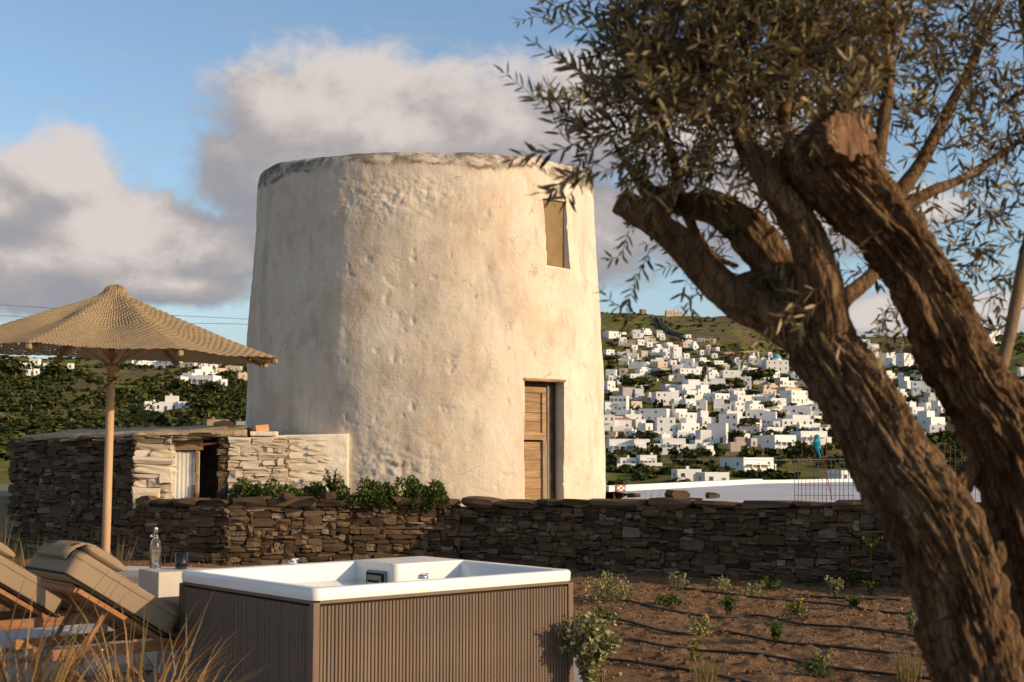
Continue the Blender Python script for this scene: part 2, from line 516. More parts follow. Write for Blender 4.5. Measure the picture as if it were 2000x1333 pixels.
TWIG = mat('olive_twig', [(1, (.15, .105, .06))], rough=.9)
DRYG = mat('dry_grass', [(1, (1, 1, 1))], rough=.7, spec=.2, transl=.15, island=[(0, (.16, .085, .032)), (.4, (.28, .165, .07)), (.75, (.38, .25, .115)), (1, (.20, .15, .045))])
GREENG = mat('straw_green_grass', [(1, (1, 1, 1))], rough=.7, spec=.2, transl=.15, island=[(0, (.12, .12, .035)), (.5, (.24, .19, .07)), (1, (.36, .26, .12))])
SAGE = mat('sage_leaf', [(1, (1, 1, 1))], rough=.75, spec=.2, transl=.15, island=[(0, (.12, .13, .045)), (.45, (.25, .25, .10)), (1, (.46, .43, .23))])
GREENL = mat('green_leaf', [(1, (1, 1, 1))], rough=.65, spec=.2, transl=.15, island=[(0, (.030, .050, .010)), (.5, (.075, .11, .020)), (1, (.15, .19, .035))])
YELLOW = mat('yellow_petal', [(1, (.75, .48, .015))], rough=.7, transl=.2)
PINK = mat('pink_petal', [(1, (.40, .22, .22))], rough=.7, transl=.2)
SCRUB = mat('scrub_foliage', [(.3, (.6, .6, .6)), (.7, (1.4, 1.4, 1.4))], scale=.35, rough=1, spec=.05, island=[(0, (.020, .028, .012)), (.4, (.034, .044, .015)), (.72, (.062, .070, .020)), (.92, (.105, .105, .028)), (1, (.14, .10, .045))])
WHITE = mat('whitewash', [(.3, (.74, .72, .69)), (.7, (.80, .79, .77))], scale=.4, rough=.9, spec=.1, var=.05)
OFFW = mat('beige_render', [(.3, (.55, .44, .33)), (.7, (.64, .53, .41))], scale=.4, rough=.9, spec=.1, var=.1)
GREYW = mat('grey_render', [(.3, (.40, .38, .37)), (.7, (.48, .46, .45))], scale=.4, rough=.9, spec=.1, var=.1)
STONEW = mat('field_stone_house', [(.3, (.22, .15, .10)), (.7, (.36, .26, .17))], scale=1.5, rough=.95, var=.1)
PANE = mat('dark_pane', [(1, (.045, .05, .06))], rough=.3, spec=.5)
SHUT = mat('painted_shutter', [(1, (1, 1, 1))], rough=.7, island=[(0, (.10, .065, .04)), (.5, (.07, .12, .18)), (.8, (.16, .10, .06)), (1, (.20, .26, .30))])
TILE = mat('clay_roof', [(.3, (.28, .11, .06)), (.7, (.36, .16, .09))], scale=2, rough=.9)
DOMEB = mat('blue_dome', [(1, (.10, .38, .52))], rough=.6)
TURQ = mat('turquoise_cloth', [(.3, (.01, .22, .33)), (.7, (.02, .32, .44))], scale=18, rough=.8)
ORANGE = mat('clay_vent', [(1, (.52, .19, .07))], rough=.9)
WIREM = mat('wire', [(1, (.06, .06, .065))], rough=.6)
SIGNW = mat('sign_white', [(1, (.62, .60, .58))], rough=.6)
INK = mat('sign_ink', [(1, (.02, .025, .06))], rough=.7)
REDINK = mat('sign_red', [(1, (.55, .09, .09))], rough=.7)
def glassy(name, col, tint=1.0, rough=0.02, ior=1.45):
    m = bpy.data.materials.new(name); m.use_nodes = True
    b = m.node_tree.nodes['Principled BSDF']
    b.inputs['Base Color'].default_value = (*col, 1)
    b.inputs['Roughness'].default_value = rough
    b.inputs['Transmission Weight'].default_value = tint
    b.inputs['IOR'].default_value = ior
    return m
GLASS = glassy('bottle_glass', (.93, .93, .90), 1.0, .08)
SMOKE = glassy('smoked_glass', (.10, .09, .085), .85, .05)
WATER = glassy('pool_water', (.72, .90, .96), .9, .03, 1.33)
# ================================================================== LARGE STRUCTURE
# ------------------------------------------------------------------ far terrain
TPX = [-900, 0, 250, 480, 830, 1180, 1420, 1560, 1700, 1900, 2100, 2900]
TD = [44, 60, 120, 250, 400, 550, 750, 1000, 1300, 1700, 2400]
TPY = {
    -900: [1010, 1000, 960, 895, 845, 790, 735, 715, 708, 730, 760],
    0:    [1010, 1000, 960, 890, 835, 775, 722, 706, 708, 730, 760],
    250:  [1010, 1000, 955, 875, 815, 762, 716, 707, 710, 730, 760],
    480:  [1010, 1000, 950, 872, 810, 755, 712, 702, 706, 730, 760],
    830:  [1010, 1005, 965, 910, 850, 790, 725, 660, 640, 660, 720],
    1180: [1010, 1005, 985, 952, 905, 838, 745, 655, 609, 640, 700],
    1420: [1010, 1005, 985, 950, 905, 838, 748, 662, 616, 640, 700],
    1560: [1010, 1005, 985, 950, 905, 842, 760, 685, 640, 660, 700],
    1700: [1010, 1005, 985, 950, 905, 850, 775, 700, 662, 680, 700],
    1900: [1010, 1005, 985, 945, 895, 835, 750, 680, 655, 670, 700],
    2100: [1010, 1005, 985, 940, 885, 820, 735, 670, 648, 665, 700],
    2900: [1010, 1005, 985, 935, 870, 800, 725, 670, 650, 665, 700]}
TAZ = [(x - 1000) / F for x in TPX]
TGRID = np.array([TPY[x] for x in TPX], dtype=float)


def smooth_interp(x, xs, n):
    x = np.clip(x, xs[0], xs[-1])
    i = np.clip(np.searchsorted(xs, x) - 1, 0, n - 2)
    f = (x - np.array(xs)[i]) / (np.array(xs)[i + 1] - np.array(xs)[i])
    return i, f


def terrain_z(x, y):
    """height of the land at (x, y); arrays"""
    x = np.atleast_1d(np.asarray(x, float)); y = np.atleast_1d(np.asarray(y, float))
    y = np.maximum(y, 1.0)
    i, f = smooth_interp(x / y, TAZ, len(TAZ)); f = f * f * (3 - 2 * f)
    j, g = smooth_interp(np.log(y), list(np.log(TD)), len(TD))
    A = TGRID
    py = (A[i, j] * (1 - f) + A[i + 1, j] * f) * (1 - g) + (A[i, j + 1] * (1 - f) + A[i + 1, j + 1] * f) * g
    V = (666.5 - py) / F
    z = EYE + y * (SP + V * CP) / (CP - V * SP)
    n = np.stack([x * .011, y * .011, x * 0], 1)
    z = z + fbm(n, 4) * np.clip((y - 80) / 60, 0, 14) * .9
    # dry-stone terraces on the slopes
    n2 = fbm(np.stack([x * .004 + 9, y * .004, x * 0], 1), 3) * 16
    h = (z + n2) / 2.6
    fr = h - np.floor(h)
    st = np.clip((fr - .72) / .28, 0, 1)
    w = np.clip((y - 180) / 150, 0, 1) * .85
    z = z * (1 - 0) + w * 2.6 * (st - fr)
    return z


na, nd = 420, 330
az = np.linspace(-.62, .64, na)
dd = np.exp(np.linspace(np.log(44), np.log(2400), nd))
AA, DD = np.meshgrid(az, dd, indexing='ij')
X, Y = (AA * DD).ravel(), DD.ravel()
Z = terrain_z(X, Y)
idx = np.arange(na * nd).reshape(na, nd)
Fq = np.stack([idx[:-1, :-1].ravel(), idx[1:, :-1].ravel(), idx[1:, 1:].ravel(), idx[:-1, 1:].ravel()], 1)


def hill_extra(N, vec, col):
    sp = N.node('ShaderNodeSeparateXYZ'); N.put(sp.inputs[0], vec)
    big = N.noise(N.scale3(vec, (1, 1, 2)), .011, 6, .6)
    green = N.sstep(big, .42, .60)
    spv = N.node('ShaderNodeSeparateXYZ'); N.put(spv.inputs[0], vec)
    low = N.m('MULTIPLY', N.sstep(N.m('ADD', spv.outputs[1], N.m('MULTIPLY', N.noise(vec, .03, 4, .6), 120.0)), 520.0, 440.0), .85)   # watered valley fields
    green = N.m('MAXIMUM', green, low)
    col = N.mix(green, col, N.ramp(N.noise(vec, .09, 6, .62), [(.3, (.070, .078, .018)), (.5, (.16, .16, .030)), (.68, (.25, .215, .06))]))
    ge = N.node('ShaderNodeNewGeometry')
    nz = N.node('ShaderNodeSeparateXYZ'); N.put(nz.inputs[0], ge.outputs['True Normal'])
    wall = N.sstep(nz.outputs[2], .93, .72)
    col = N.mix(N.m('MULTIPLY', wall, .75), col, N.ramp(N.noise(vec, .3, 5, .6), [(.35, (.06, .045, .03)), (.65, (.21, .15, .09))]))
    sc = N.sstep(N.noise(vec, .13, 5, .68), .53, .63)
    return N.mix(N.m('MULTIPLY', sc, .85), col, (.032, .036, .016))
HILL = mat('hill_ground', [(.3, (.105, .082, .042)), (.5, (.18, .135, .070)), (.7, (.25, .18, .10))], scale=.05, detail=8, rough=1, bump=.5, bscale=.5, spec=.03, extra=hill_extra)
o = link('hillside_terrain', mesh_np('hillside_terrain', np.stack([X, Y, Z], 1), Fq), None, HILL)
prop(o, 'green and brown terraced hills rising behind the tower', None, None, 'structure')
gp = MB().prism([(6000 * math.cos(a), 6000 * math.sin(a)) for a in np.linspace(0, 2 * math.pi, 64, endpoint=False)], -14, -13)
prop(gp.build('valley_ground', HILL), 'low valley ground reaching to the horizon', None, None, 'structure')


def land(px, py):
    """where the ray through a photo pixel meets the hills"""
    d = pray(px, py)
    ys = np.exp(np.linspace(np.log(90), np.log(2300), 900))
    xs = ys * d.x / d.y; zs = EYE + ys * d.z / d.y
    tz = terrain_z(xs, ys)
    k = np.argmax(tz > zs)
    if not (tz > zs).any(): k = int(np.argmin(zs - tz))
    return Vector((xs[k], ys[k], tz[k]))


# ------------------------------------------------------------------ near ground
def soil_h(x, y):
    x = np.atleast_1d(np.asarray(x, float)); y = np.atleast_1d(np.asarray(y, float))
    p = np.stack([x, y, x * 0], 1)
    return fbm(p * .55, 3) * .10 + fbm(p * 3.1 + 5, 3) * .045 + fbm(p * 11, 3) * .030 + np.maximum(0, fbm(p * 6.3 + 3, 3)) * .10
# wall foot line (world x, y) left to right
WA, WB2, WB, WC = P(20, 900, 26.2), P(265, 900, 21.45), P(450, 900, 20.7), P(900, 900, 21.1)
WA, WB2, WB, WC = [Vector((v.x, v.y, 0)) for v in (WA, WB2, WB, WC)]
WD = P(1800, 1140, 17.0); WD.z = 0
WE = WD + (WD - WC) * .45; WE.z = 0
print('wall', WA, WB2, WB, WC, WD)

xs = np.concatenate([np.linspace(-16, .3, 190, endpoint=False), np.linspace(.3, 6.0, 250, endpoint=False), np.linspace(6.0, 13, 60)])
ys = np.concatenate([np.linspace(2.0, 9.2, 60, endpoint=False), np.linspace(9.2, 20.5, 420, endpoint=False), np.linspace(20.5, 30, 90)])
nx, ny = len(xs), len(ys)
XX, YY = np.meshgrid(xs, ys, indexing='ij')
zz = soil_h(XX.ravel(), YY.ravel())
# under the paved terrace the soil is levelled down
flat = 1 / (1 + np.exp(-(.85 - XX.ravel()) * 8)) * (1 / (1 + np.exp((YY.ravel() - 14.3) * 6)))
zz = zz * (1 - flat) - .10 * flat
idx = np.arange(nx * ny).reshape(nx, ny)
Fq = np.stack([idx[:-1, :-1].ravel(), idx[1:, :-1].ravel(), idx[1:, 1:].ravel(), idx[:-1, 1:].ravel()], 1)
prop(link('garden_soil', mesh_np('garden_soil', np.stack([XX.ravel(), YY.ravel(), zz], 1), Fq), None, SOIL), 'bare reddish garden soil in front of the stone wall', None, None, 'structure')
prop(MB().prism([(-60, -40), (60, -40), (60, 2.1), (13, 2.1), (12.9, 29.9), (40, 30), (40, 43), (-60, 43), (-60, 20), (-15.9, 20), (-15.9, 2.1), (-60, 2.1)], -.6, -.03).build('garden_ground', SOIL), 'flat ground around the garden', None, None, 'structure')
# paved terrace: slabs with joints
pv = prop(link('paved_terrace', MB().prism([(-9, 3.2), (.55, 3.2), (.55, 14.0), (-9, 14.0)], -.10, -.012).mesh('paved_terrace'), None, CONC), 'pale concrete paved terrace under the hot tub and loungers', None, None, 'structure')
rng = random.Random(3)
slab = MB().box((0, 0, 0), (1.19, 1.19, .03)).mesh('slab', bevel=.004, seg=1); slab.materials.append(DECK)
for i in range(7):
    for j in range(9):
        o = link('slab', slab, pv)
        o.location = (-7.85 + i * 1.2 + .6, 3.2 + j * 1.2 + .6, .003)

# upper terrace ground behind the wall
tz = .86
ring = [WA + Vector((.3, .6, 0)), WB2 + Vector((0, .28, 0)), WB + Vector((0, .28, 0)), WC + Vector((0, .28, 0)), WC.lerp(WD, .35) + Vector((0, .30, 0))]
poly = [(v.x, v.y) for v in ring] + [(2.6, 30), (1.9, 42), (-16, 42), (-13, 31)]
prop(MB().prism(poly, -.2, tz).build('upper_terrace_ground', TERR), 'earth of the raised terrace around the tower', None, None, 'structure')

# ------------------------------------------------------------------ tower
TC = Vector((0, 25.0, 0)); TC.x = P(831, 895, 25.0).x
TR = 3.29
TPROF = [(.0, 3.31), (.9, 3.305), (2.2, 3.30), (3.4, 3.295), (4.4, 3.25), (5.3, 3.19), (6.1, 3.145), (6.50, 3.125)]
CAP = [(z + .13, r) for z, r in [(6.46, 3.11), (6.52, 3.085), (6.57, 3.04), (6.605, 2.98), (6.625, 2.90), (6.64, 2.75), (6.66, 2.4), (6.69, 1.8), (6.70, 1.0), (6.71, 0.02)]]


def tower_hit(px, py, r=TR):
    d = pray(px, py)
    ox, oy = -TC.x, -TC.y
    a = d.x ** 2 + d.y ** 2; b = ox * d.x + oy * d.y; c = ox * ox + oy * oy - r * r
    t = (-b - math.sqrt(b * b - a * c)) / a
    x, y, z = d.x * t + ox, d.y * t + oy, EYE + d.z * t
    return math.atan2(x, -y), z


PHI_K = -rad(22.0)                       # old corner ridge in the render


def tower_pt(phi, z, r):
    k = abs(phi - PHI_K)
    r = r - .20 * np.minimum(k, .34) * np.exp(-(k / .62) ** 4) * .75
    lift = .27 * (1 - np.cos(phi)) * np.clip((z - 4.2) / 2.2, 0, 1)
    return r, z + lift


def build_tower():
    root = thing('windmill_tower', 'round stone windmill tower with worn cream limewash and a small door', 'tower', (TC.x, TC.y, .9))
    base = .9
    phis = np.concatenate([np.linspace(-math.pi, -1.75, 40, endpoint=False), np.linspace(-1.75, 1.75, 560, endpoint=False), np.linspace(1.75, math.pi, 40)])
    zs = list(np.linspace(.78, 6.52, 260)) + [z for z, r in CAP]
    rprof = np.interp(zs[:260], [p[0] for p in TPROF], [p[1] for p in TPROF])
    rs = list(rprof) + [r for z, r in CAP]
    zs = np.array(zs); rs = np.array(rs)
    opens = []
    for (x0, y0, x1, y1) in ((1023, 744, 1101.5, 985), (1074.5, 388, 1120.5, 523)):
        p0, za = tower_hit(x0, (y0 + y1) / 2); p1, _ = tower_hit(x1, (y0 + y1) / 2)
        _, zt = tower_hit((x0 + x1) / 2, y0); _, zb = tower_hit((x0 + x1) / 2, y1)
        lf = .27 * (1 - math.cos((p0 + p1) / 2))
        zt -= lf * min(max((zt - 4.2) / 2.2, 0), 1); zb -= lf * min(max((zb - 4.2) / 2.2, 0), 1)
        i0 = int(np.argmin(abs(phis - p0))); i1 = int(np.argmin(abs(phis - p1)))
        j0 = int(np.argmin(abs(zs[:260] - zb))); j1 = int(np.argmin(abs(zs[:260] - zt)))
        phis[i0], phis[i1] = p0, p1
        if y1 < 900: zs[j0] = zb
        zs[j1] = zt
        opens.append([i0, i1, j0, j1, p0, p1, zb, zt])
    n, m = len(phis), len(zs)
    PH, ZZ = np.meshgrid(phis, zs, indexing='ij')
    RR = np.repeat(rs[None, :], n, 0)
    RR, Z2 = tower_pt(PH, ZZ, RR)
    p = np.stack([(RR * np.sin(PH)).ravel(), (-RR * np.cos(PH)).ravel(), Z2.ravel()], 1)
    w = np.ones(n * m); w[np.tile(np.arange(m), n) > m - 4] = .2
    top = np.clip(1 - abs(Z2.ravel() - 6.0) / .55, 0, 1) * np.clip(1 - abs(PH.ravel() + .12) / .55, 0, 1)
    low = np.clip(1 - abs(Z2.ravel() - 1.5) / .75, 0, 1) * np.clip(1 - abs(PH.ravel() + .12) / .42, 0, 1)
    d = fbm(p * .75, 3) * .13 + fbm(p * 2.6 + 3, 4) * .020 + fbm(p * 9 + 7, 3) * .011
    d += (top + low) * (fbm(p * np.array([7, 7, 10.]) + 2, 4, .6) * .11)
    pits = np.clip(fbm(p * 6.5 + 31, 3) - .19, 0, 1) * -.12
    d += pits
    d = (d * w)
    nrm = np.stack([np.sin(PH).ravel(), -np.cos(PH).ravel(), np.zeros(n * m)], 1)
    zmask = (np.tile(np.arange(m), n) >= 255)
    V = p + nrm * d[:, None]
    V[:, 2] += np.where(zmask, fbm(p * 1.3 + 50, 4) * .10 + fbm(p * 5, 3) * .03, 0)
    V[:, 2] -= base
    idx = np.arange(n * m).reshape(n, m)
    keep = np.ones((n - 1, m - 1), bool)
    for o_ in opens: keep[o_[0]:o_[1], o_[2]:o_[3]] = False
    q = np.stack([idx[:-1, :-1], idx[1:, :-1], idx[1:, 1:], idx[:-1, 1:]], -1)
    faces = q[keep]
    V = list(V); extraF = []
    infos = []
    for (i0, i1, j0, j1, p0, p1, zb, zt), depth in zip(opens, (.22, .15)):
        pm = (p0 + p1) / 2
        nn = np.array([math.sin(pm), -math.cos(pm), 0])
        loop = [idx[i, j0] for i in range(i0, i1 + 1)] + [idx[i1, j] for j in range(j0 + 1, j1 + 1)] + \
               [idx[i, j1] for i in range(i1 - 1, i0 - 1, -1)] + [idx[i0, j] for j in range(j1 - 1, j0, -1)]
        mid = (V[idx[i0, j0]] + V[idx[i1, j0]]) / 2
        off = float(np.dot(mid, nn)) - depth
        inner = []
        for v in loop:
            a = V[v]
            b_ = a - nn * (np.dot(a, nn) - off)
            inner.append(len(V)); V.append(b_)
        L = len(loop)
        for k in range(L):
            extraF.append((loop[k], loop[(k + 1) % L], inner[(k + 1) % L], inner[k]))
        w_ = float(np.linalg.norm((V[idx[i1, j0]] - V[idx[i0, j0]])[:2]))
        infos.append((nn, pm, off, mid, w_, zb, zt))
    allF = np.concatenate([faces, np.array(extraF)])
    me = mesh_np('tower_wall', np.array(V), allF)
    link('wall', me, root, PLASTER)
    # ---- door: local frame at the middle of the opening, x along the wall, y outward
    nn, pm, off, mid, w_, zb, zt = infos[0]
    R = Matrix.Rotation(pm, 4, 'Z')
    c = Vector((nn[0] * off, nn[1] * off, 0))
    tang = Vector((math.cos(pm), math.sin(pm), 0))
    c += tang * float(np.dot(mid, np.array(tang)))
    H = zt - base
    fr = Matrix.Translation(c) @ R               # local: +x right, -y outward
    rg = random.Random(5)
    back = link('door', MB().box((0, .02, H / 2), (w_ + .1, .02, H)).mesh('door_back'), root, DARKIN)
    back.matrix_local = fr
    def dpart(nm, c0, sz, mt, bev=.006, jit=.0):
        o = link(nm, MB().box(c0, sz, None, jit, rg).mesh(nm, bevel=bev, seg=1), back, mt)
        return o
    L0 = -w_ / 2 - .02
    leaf_r = L0 + w_ * .70
    zt2 = H - .10
    midz = H * .545
    dpart('rail', ((L0 + leaf_r) / 2, -.07, zt2 - .05), (leaf_r - L0, .05, .10), DOORWOOD)
    dpart('rail', ((L0 + leaf_r) / 2, -.07, midz), (leaf_r - L0, .055, .12), DOORWOOD)
    dpart('stile', (leaf_r - .05, -.072, (midz + .06 + zt2 - .1) / 2 + .0), (.095, .05, zt2 - .1 - midz - .06), DOORWOOD)
    dpart('stile', (leaf_r - .04, -.078, (midz - .06) / 2), (.095, .05, midz - .06), GREYPOST)
    z = -.05
    while z < zt2 - .12:
        h = rg.uniform(.12, .2)
        if z < midz < z + h + .05: z = midz + .055
        dpart('plank', ((L0 + leaf_r - .1) / 2, -.046 + rg.uniform(-.006, .006), z + h / 2), (leaf_r - .1 - L0, .03, h - .006), DOORWOOD, .003, .003)
        z += h
    dpart('frame_post', (leaf_r + .055, -.05, H / 2 - .03), (.035, .06, H - .08), GREYPOST, .004)
    lin = link('lintel', MB().box((0, -.13, H + .012), (w_ + .02, .26, .05), None, .006, rg).mesh('lintel', bevel=.008), root, OLDWOOD)
    lin.matrix_local = fr
    # ---- window panel
    nn, pm, off, mid, w_, zb, zt = infos[1]
    c = Vector((nn[0] * off, nn[1] * off, 0)); tang = Vector((math.cos(pm), math.sin(pm), 0))
    c += tang * float(np.dot(mid, np.array(tang)))
    lf = .27 * (1 - math.cos(pm))
    z0 = zb + lf * min(max((zb - 4.2) / 2.2, 0), 1) - base; z1 = zt + lf * min(max((zt - 4.2) / 2.2, 0), 1) - base
    fr = Matrix.Translation(c) @ Matrix.Rotation(pm, 4, 'Z')
    wpan = link('window', MB().box((0, .03, (z0 + z1) / 2), (w_ + .0, .03, z1 - z0 + .0)).mesh('window'), root, DARKIN)
    wpan.matrix_local = fr
    PANELW = mat('window_board', [(.3, (.20, .135, .062)), (.7, (.27, .19, .095))], scale=3, rough=.9, bump=.006, bscale=16)
    link('shutter', MB().box((.05, .0, (z0 + z1) / 2), (w_ * .88, .03, z1 - z0 + .04)).mesh('shutter', bevel=.006), wpan, PANELW)
    link('sill', MB().box((0, -.06, z0 + .005), (w_ * 1.0, .16, .03)).mesh('sill', bevel=.006), wpan, CREAM)
    return root
TOWER = build_tower()

# ------------------------------------------------------------------ dry stone work
def stone_meshes(n, seed, boxy=.55):
    out = []
    rg = random.Random(seed)
    for k in range(n):
        bm = bmesh.new()
        bmesh.ops.create_cube(bm, size=2.0)
        bmesh.ops.subdivide_edges(bm, edges=list(bm.edges), cuts=1, use_grid_fill=True)
        ph = [rg.uniform(0, 6.28) for _ in range(6)]
        for v in bm.verts:
            p = v.co.copy()
            s = p.normalized() * 1.12
            q = p.lerp(s, 1 - boxy)
            q.x *= 1 + .10 * math.sin(2.3 * q.z + ph[0]) + .06 * math.sin(3 * q.y + ph[1])
            q.z *= 1 + .16 * math.sin(2.1 * q.x + ph[2]) + .07 * math.sin(4 * q.x + ph[3])
            q.y *= 1 + .10 * math.sin(2.2 * q.x + ph[4]) + .10 * math.sin(2.6 * q.z + ph[5])
            q += Vector((rg.uniform(-.09, .09), rg.uniform(-.10, .10), rg.uniform(-.10, .10)))
            v.co = q * .5
        me = bpy.data.meshes.new('stone')
        bm.to_mesh(me); bm.free(); me.update()
        out.append(me)
    return out
STM = stone_meshes(14, 4, .62)
for m_ in STM: m_.materials.append(STONE)
PSTM = stone_meshes(12, 9, .72)
for m_ in PSTM: m_.materials.append(PALESTONE)


def pack(length, height, cx, cz, lmin, lmax, hw, rg, big=.03):
    """irregular coursed stones filling length x height; yields (x, z, l, h)"""
    nx, nz = max(1, int(round(length / cx))), max(1, int(round(height / cz)))
    occ = np.zeros((nz, nx), bool); out = []
    for j in range(nz):
        i = 0
        while i < nx:
            if occ[j, i]: i += 1; continue
            h = rg.choices(range(1, len(hw) + 1), hw)[0]
            l = rg.randint(lmin, lmax)
            if h == 1: l = max(l, lmin + 1)
            if h >= 3: l = max(lmin, int(l * .8))
            if rg.random() < big: h, l = 4, rg.randint(5, 8)
            h = min(h, nz - j)
            e = i
            while e < nx and e - i < l and not occ[j, e]: e += 1
            l = e - i
            for hh in range(h, 0, -1):
                if not occ[j:j + hh, i:e].any(): h = hh; break
            occ[j:j + h, i:e] = True
            out.append(((i + l / 2) * length / nx, (j + h / 2) * height / nz, l * length / nx, h * height / nz))
            i = e
    return out


def stones_on(a, b, z0, z1, rg, cx=.052, cz=.044, lmin=2, lmax=8, hw=(3, 6, 2), depth=.26, big=.03, flat=0.0, topfun=None, proud=.03):
    """stone transforms on the face a->b (world xy); outward is to the right of a->b"""
    a = Vector((a.x, a.y, 0)); b = Vector((b.x, b.y, 0))
    L = (b - a).length; t = (b - a) / L
    out_n = Vector((t.y, -t.x, 0))
    res = []
    for (x, z, l, h) in pack(L, z1 - z0, cx, cz, lmin, lmax, hw, rg, big):
        if topfun is not None and z0 + z + h * .3 > topfun(x / L): continue
        pr = rg.uniform(-proud, proud) * (1 - flat)
        c = a + t * x + out_n * (pr - depth * .38) + Vector((0, 0, z0 + z))
        R = Matrix((t, -out_n, Vector((0, 0, 1)))).transposed().to_4x4()
        j = 1 - flat
        tw = Matrix.Rotation(rg.uniform(-.10, .10) * j, 4, 'Z') @ Matrix.Rotation(rg.uniform(-.06, .06) * j, 4, 'Y') @ Matrix.Rotation(rg.uniform(-.12, .12) * j, 4, 'X')
        S = Matrix.Diagonal((l * 1.06, depth * rg.uniform(.85, 1.1), h * 1.07, 1))
        res.append((l * h, Matrix.Translation(c) @ R @ tw @ S, 'stone'))
    return res


def lay(root, stones, meshes, seed, limit=300, pname='stone', sname='stone_packing', scale_by_dist=True):
    """first `limit` stones that show largest become parts; the rest one joined part"""
    rg = random.Random(seed)
    inv = ROOTM[root].inverted()
    def key(s):
        px, py, zc = pix(s[1].translation)
        vis = 1.0 if -20 < px < 2020 and 0 < py < 1360 else .001
        return -s[0] / zc ** 2 * vis
    st = sorted(stones, key=key)
    for (a, M_, nm) in st[:limit]:
        link(pname, rg.choice(meshes), root, None, inv @ M_)
    rest = st[limit:]
    if rest:
        VV, FF, b = [], [], 0
        data = []
        for me in meshes:
            v = np.empty(len(me.vertices) * 3); me.vertices.foreach_get('co', v)
            data.append((np.c_[v.reshape(-1, 3), np.ones(len(me.vertices))], [tuple(p.vertices) for p in me.polygons]))
        for (a, M_, nm) in rest:
            v, f = rg.choice(data)
            VV.append((v @ np.array(inv @ M_).T)[:, :3])
            FF += [tuple(b + i for i in q) for q in f]; b += len(v)
        me = mesh_np(sname, np.concatenate(VV), FF, smooth=False)
        prop(link(sname, me, root, meshes[0].materials[0]), kind='stuff')


def strip(pts, thick, z0, z1, inset):
    """thick wall core following a polyline, set back from the face"""
    n = []
    for i, p in enumerate(pts):
        t = (pts[min(i + 1, len(pts) - 1)] - pts[max(i - 1, 0)]); t.z = 0; t.normalize()
        n.append(Vector((t.y, -t.x, 0)))
    f = [p - n[i] * inset for i, p in enumerate(pts)]; bk = [p - n[i] * (inset + thick) for i, p in enumerate(pts)]
    return [(v.x, v.y) for v in f] + [(v.x, v.y) for v in reversed(bk)]


# --- long garden retaining wall
wall = thing('dry_stone_wall', 'long low dry stone wall of brown schist between garden and tower', 'wall', (WC.x, WC.y, 0))
rg = random.Random(11)
WH = .925
st = []
st += stones_on(WB2, WB, -.05, WH, rg, cz=.036)
st += stones_on(WB, WC, -.05, WH, rg, proud=.022, hw=(4, 6, 2), lmax=7, big=.035, cz=.038)
st += stones_on(WC, WD, -.05, 1.03, rg, lmin=2, lmax=7, hw=(4, 6, 1), proud=.022, cz=.036, cx=.052, big=.02, topfun=lambda f: WH + .015 + .10 * f)
st += stones_on(WD, WE, -.05, 1.04, rg, lmin=3, lmax=9)
lay(wall, st, STM, 5, 270)
MB().prism(strip([WB2, WB, WC, WD, WE], .35, 0, 1, .13), -.3, WH - .04).build('hearting', CORE, wall, world=True)
MB().prism(strip([WC.lerp(WD, .3), WC.lerp(WD, .66), WD, WE], .33, 0, 1, .14), -.2, WH).build('hearting', CORE, wall, world=True)
MB().prism(strip([WC.lerp(WD, .62), WD, WE], .31, 0, 1, .15), -.2, WH + .05).build('hearting', CORE, wall, world=True)
MB().prism(strip([WC.lerp(WD, .08), WC.lerp(WD, .4)], .30, 0, 1, .145), -.2, WH - .005).build('hearting', CORE, wall, world=True)
MB().prism(strip([WC.lerp(WD, .42), WD, WE], .30, 0, 1, .155), -.2, WH + .03).build('hearting', CORE, wall, world=True)
caps = []
for a, b, mn, mx in ((WB2, WB, .3, .6), (WB, WC, .35, .8), (WC, WD, .45, .95), (WD, WE, .4, .9)):
    L = (b - a).length; t = (b - a) / L; on = Vector((t.y, -t.x, 0)); x = 0
    while x < L - .15:
        l = min(rg.uniform(mn, mx), L - x)
        h = rg.uniform(.075, .14); dpt = rg.uniform(.42, .56)
        R = Matrix((t, -on, Vector((0, 0, 1)))).transposed().to_4x4()
        tw = Matrix.Rotation(rg.uniform(-.05, .05), 4, 'Z') @ Matrix.Rotation(rg.uniform(-.05, .05), 4, 'Y') @ Matrix.Rotation(rg.uniform(-.05, .07), 4, 'X')
        rise = .10 * (x / L) - .012 if a is WC else (.10 if a is WD else 0)
        c = a + t * (x + l / 2) - on * (dpt / 2 - .05 + rg.uniform(-.03, .03)) + Vector((0, 0, WH + rise + h * .36 + .01))
        caps.append((l * h * 2, Matrix.Translation(c) @ R @ tw @ Matrix.Diagonal((l * 1.03, dpt, h * 1.1, 1)), 'cap'))
        x += l
lay(wall, caps, STM, 6, 290, 'cap_stone')
# a few loose stones on top
for (px, py, dpt, s) in ((1237, 968, 19.6, .09), (1323, 966, 19.2, .16), (640, 968, 20.6, .14), (560, 970, 20.7, .12), (1392, 968, 18.9, .10)):
    c = P(px, py, dpt)
    link('cap_stone', STM[int(px) % 14], wall, None, ROOTM[wall].inverted() @ (Matrix.Translation(c) @ Matrix.Rotation(px, 4, 'Z') @ Matrix.Diagonal((s * 1.8, s * 1.4, s * .8, 1))))

